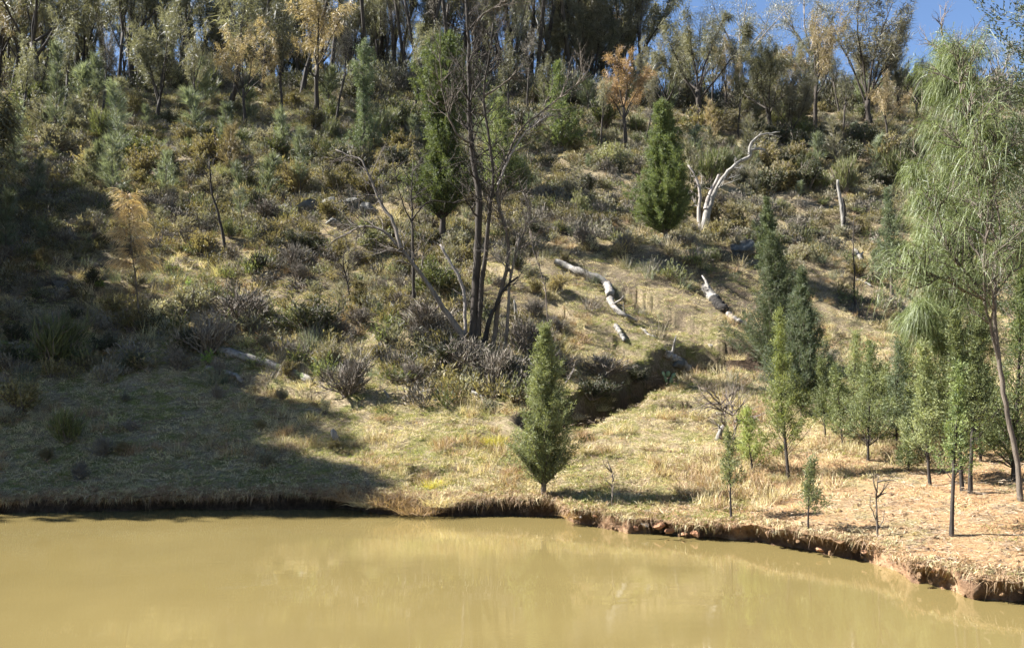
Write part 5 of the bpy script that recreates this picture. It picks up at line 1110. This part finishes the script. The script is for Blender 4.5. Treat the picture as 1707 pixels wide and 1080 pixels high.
# pale-flowered plant, lime shrub and other small named plants
def small(px, py, parts, label, cat="plant", name="flowering_shrub"):
    g = ground(px, py)
    if g is None: print("NO GROUND", label); return
    plant(name, parts, tuple(g), label, cat)
rs = np.random.default_rng(71)
small(262, 540, shrub_parts(rs, .42, .95, 900, 'flower', .05, stems=16), "cream-flowered dry shrub right of the orange sapling's trunk")
small(543, 692, shrub_parts(rs, .25, .55, 350, 'flower', .035, stems=10), "small pale-leaved plant on the lower slope")
small(348, 610, shrub_parts(rs, .3, .5, 320, 'lime_leaf', .05, stems=9), "fresh green leafy plant beside the grey log", "plant", "leafy_plant")
small(318, 490, shrub_parts(rs, .5, .6, 500, 'lime_leaf', .05, stems=12), "lime-green shrub in the shaded left scrub", "shrub", "leafy_plant")
small(166, 480, shrub_parts(rs, .25, .4, 260, 'lime_leaf', .05, stems=8), "little bright green plant in the left scrub", "plant", "leafy_plant")
small(192, 185, shrub_parts(rs, 1.0, 1.5, 900, 'lime_leaf', .12, stems=14), "bright green bush under the left ridge trees", "shrub", "leafy_plant")
small(1160, 445, shrub_parts(rs, .4, .5, 400, 'lime_leaf', .05, stems=10), "small bright yellow-green bush right of the cone-shaped cypress", "shrub", "leafy_plant")
small(985, 420, shrub_parts(rs, .6, .9, 700, 'flower', .045, stems=14), "pale yellow-tipped shrub on the slope above the long log", "shrub")
def tussock(px, py, h, w, mat, label, n=260, bl=.007, lean=.5, name="grass_tussock"):
    g = ground(px, py); o = link(name, tuft(np.random.default_rng(int(px)), n, h, w, bl, lean, M[mat], .45, 2), None, (g[0], g[1], g[2] - .02)); tag(o, label, "grass tussock", "tussocks along the shore")
tussock(824, 742, .62, .28, 'sedge', "bright yellow-green sedge tussock left of the waterside cypress", 420, .009)
for k, (px, py, h, w, mt, lb) in enumerate([(585, 842, .5, .2, 'brown_grass', "brown sedge at the shaded end of the left shore"), (618, 846, .45, .25, 'straw', "drooping straw tussock leftmost of the shore clump"), (655, 850, .5, .32, 'brown_grass', "broad brown tussock hanging over the water"), (700, 852, .5, .34, 'brown_grass', "large drooping tussock in the middle of the shore clump"), (735, 850, .42, .26, 'straw', "straw tussock at the right end of the shore clump"),
        (725, 812, .5, .22, 'sedge', "greenish tussock behind the shore clump"), (760, 800, .45, .24, 'straw', "pale grass tussock beside the small notch"), (808, 815, .36, .28, 'brown_grass', "rounded brown tussock on the open grass"), (778, 838, .3, .2, 'straw', "low straw tussock at the bank edge"), (953, 866, .34, .14, 'brown_grass', "small orange-brown tussock on the point"),
        (1107, 835, .36, .15, 'brown_grass', "single upright brown tussock on the flat"), (1295, 800, .42, .22, 'straw', "dry tussock under the yellow-green pine"), (1262, 800, .45, .25, 'brown_grass', "brown tussock left of the dry one under the pines"), (1395, 790, .42, .26, 'straw', "dry grass tussock behind the short thin pine"), (1345, 795, .4, .25, 'brown_grass', "brown tussock between the young pines"),
        (1705, 915, .22, .1, 'brown_grass', "small grey tussock at the right edge of the bank"), (1530, 890, .2, .08, 'straw', "tiny dry tuft beside the slender pine"), (1378, 545, .5, .3, 'straw', "backlit straw tussock on the upper terrace"), (1085, 750, .25, .2, 'brown_grass', "low brown tussock in the middle of the flat"), (1175, 612, .5, .3, 'straw', "tall straw tussock beside the gully log"), (1225, 600, .55, .35, 'straw', "tall pale grass clump left of the dark cypress pair"),
        (960, 700, .45, .22, 'straw', "dry grass fringe clump on the gully edge"), (1000, 688, .45, .2, 'straw', "second dry grass clump along the gully edge"), (640, 700, .4, .2, 'brown_grass', "brown tussock on the lower slope in shade")]):
    q = 1.5 if k < 5 else 1.0; tussock(px, py, h * q, w * q, mt, lb, int(260 * q * q))
resolve_labels()
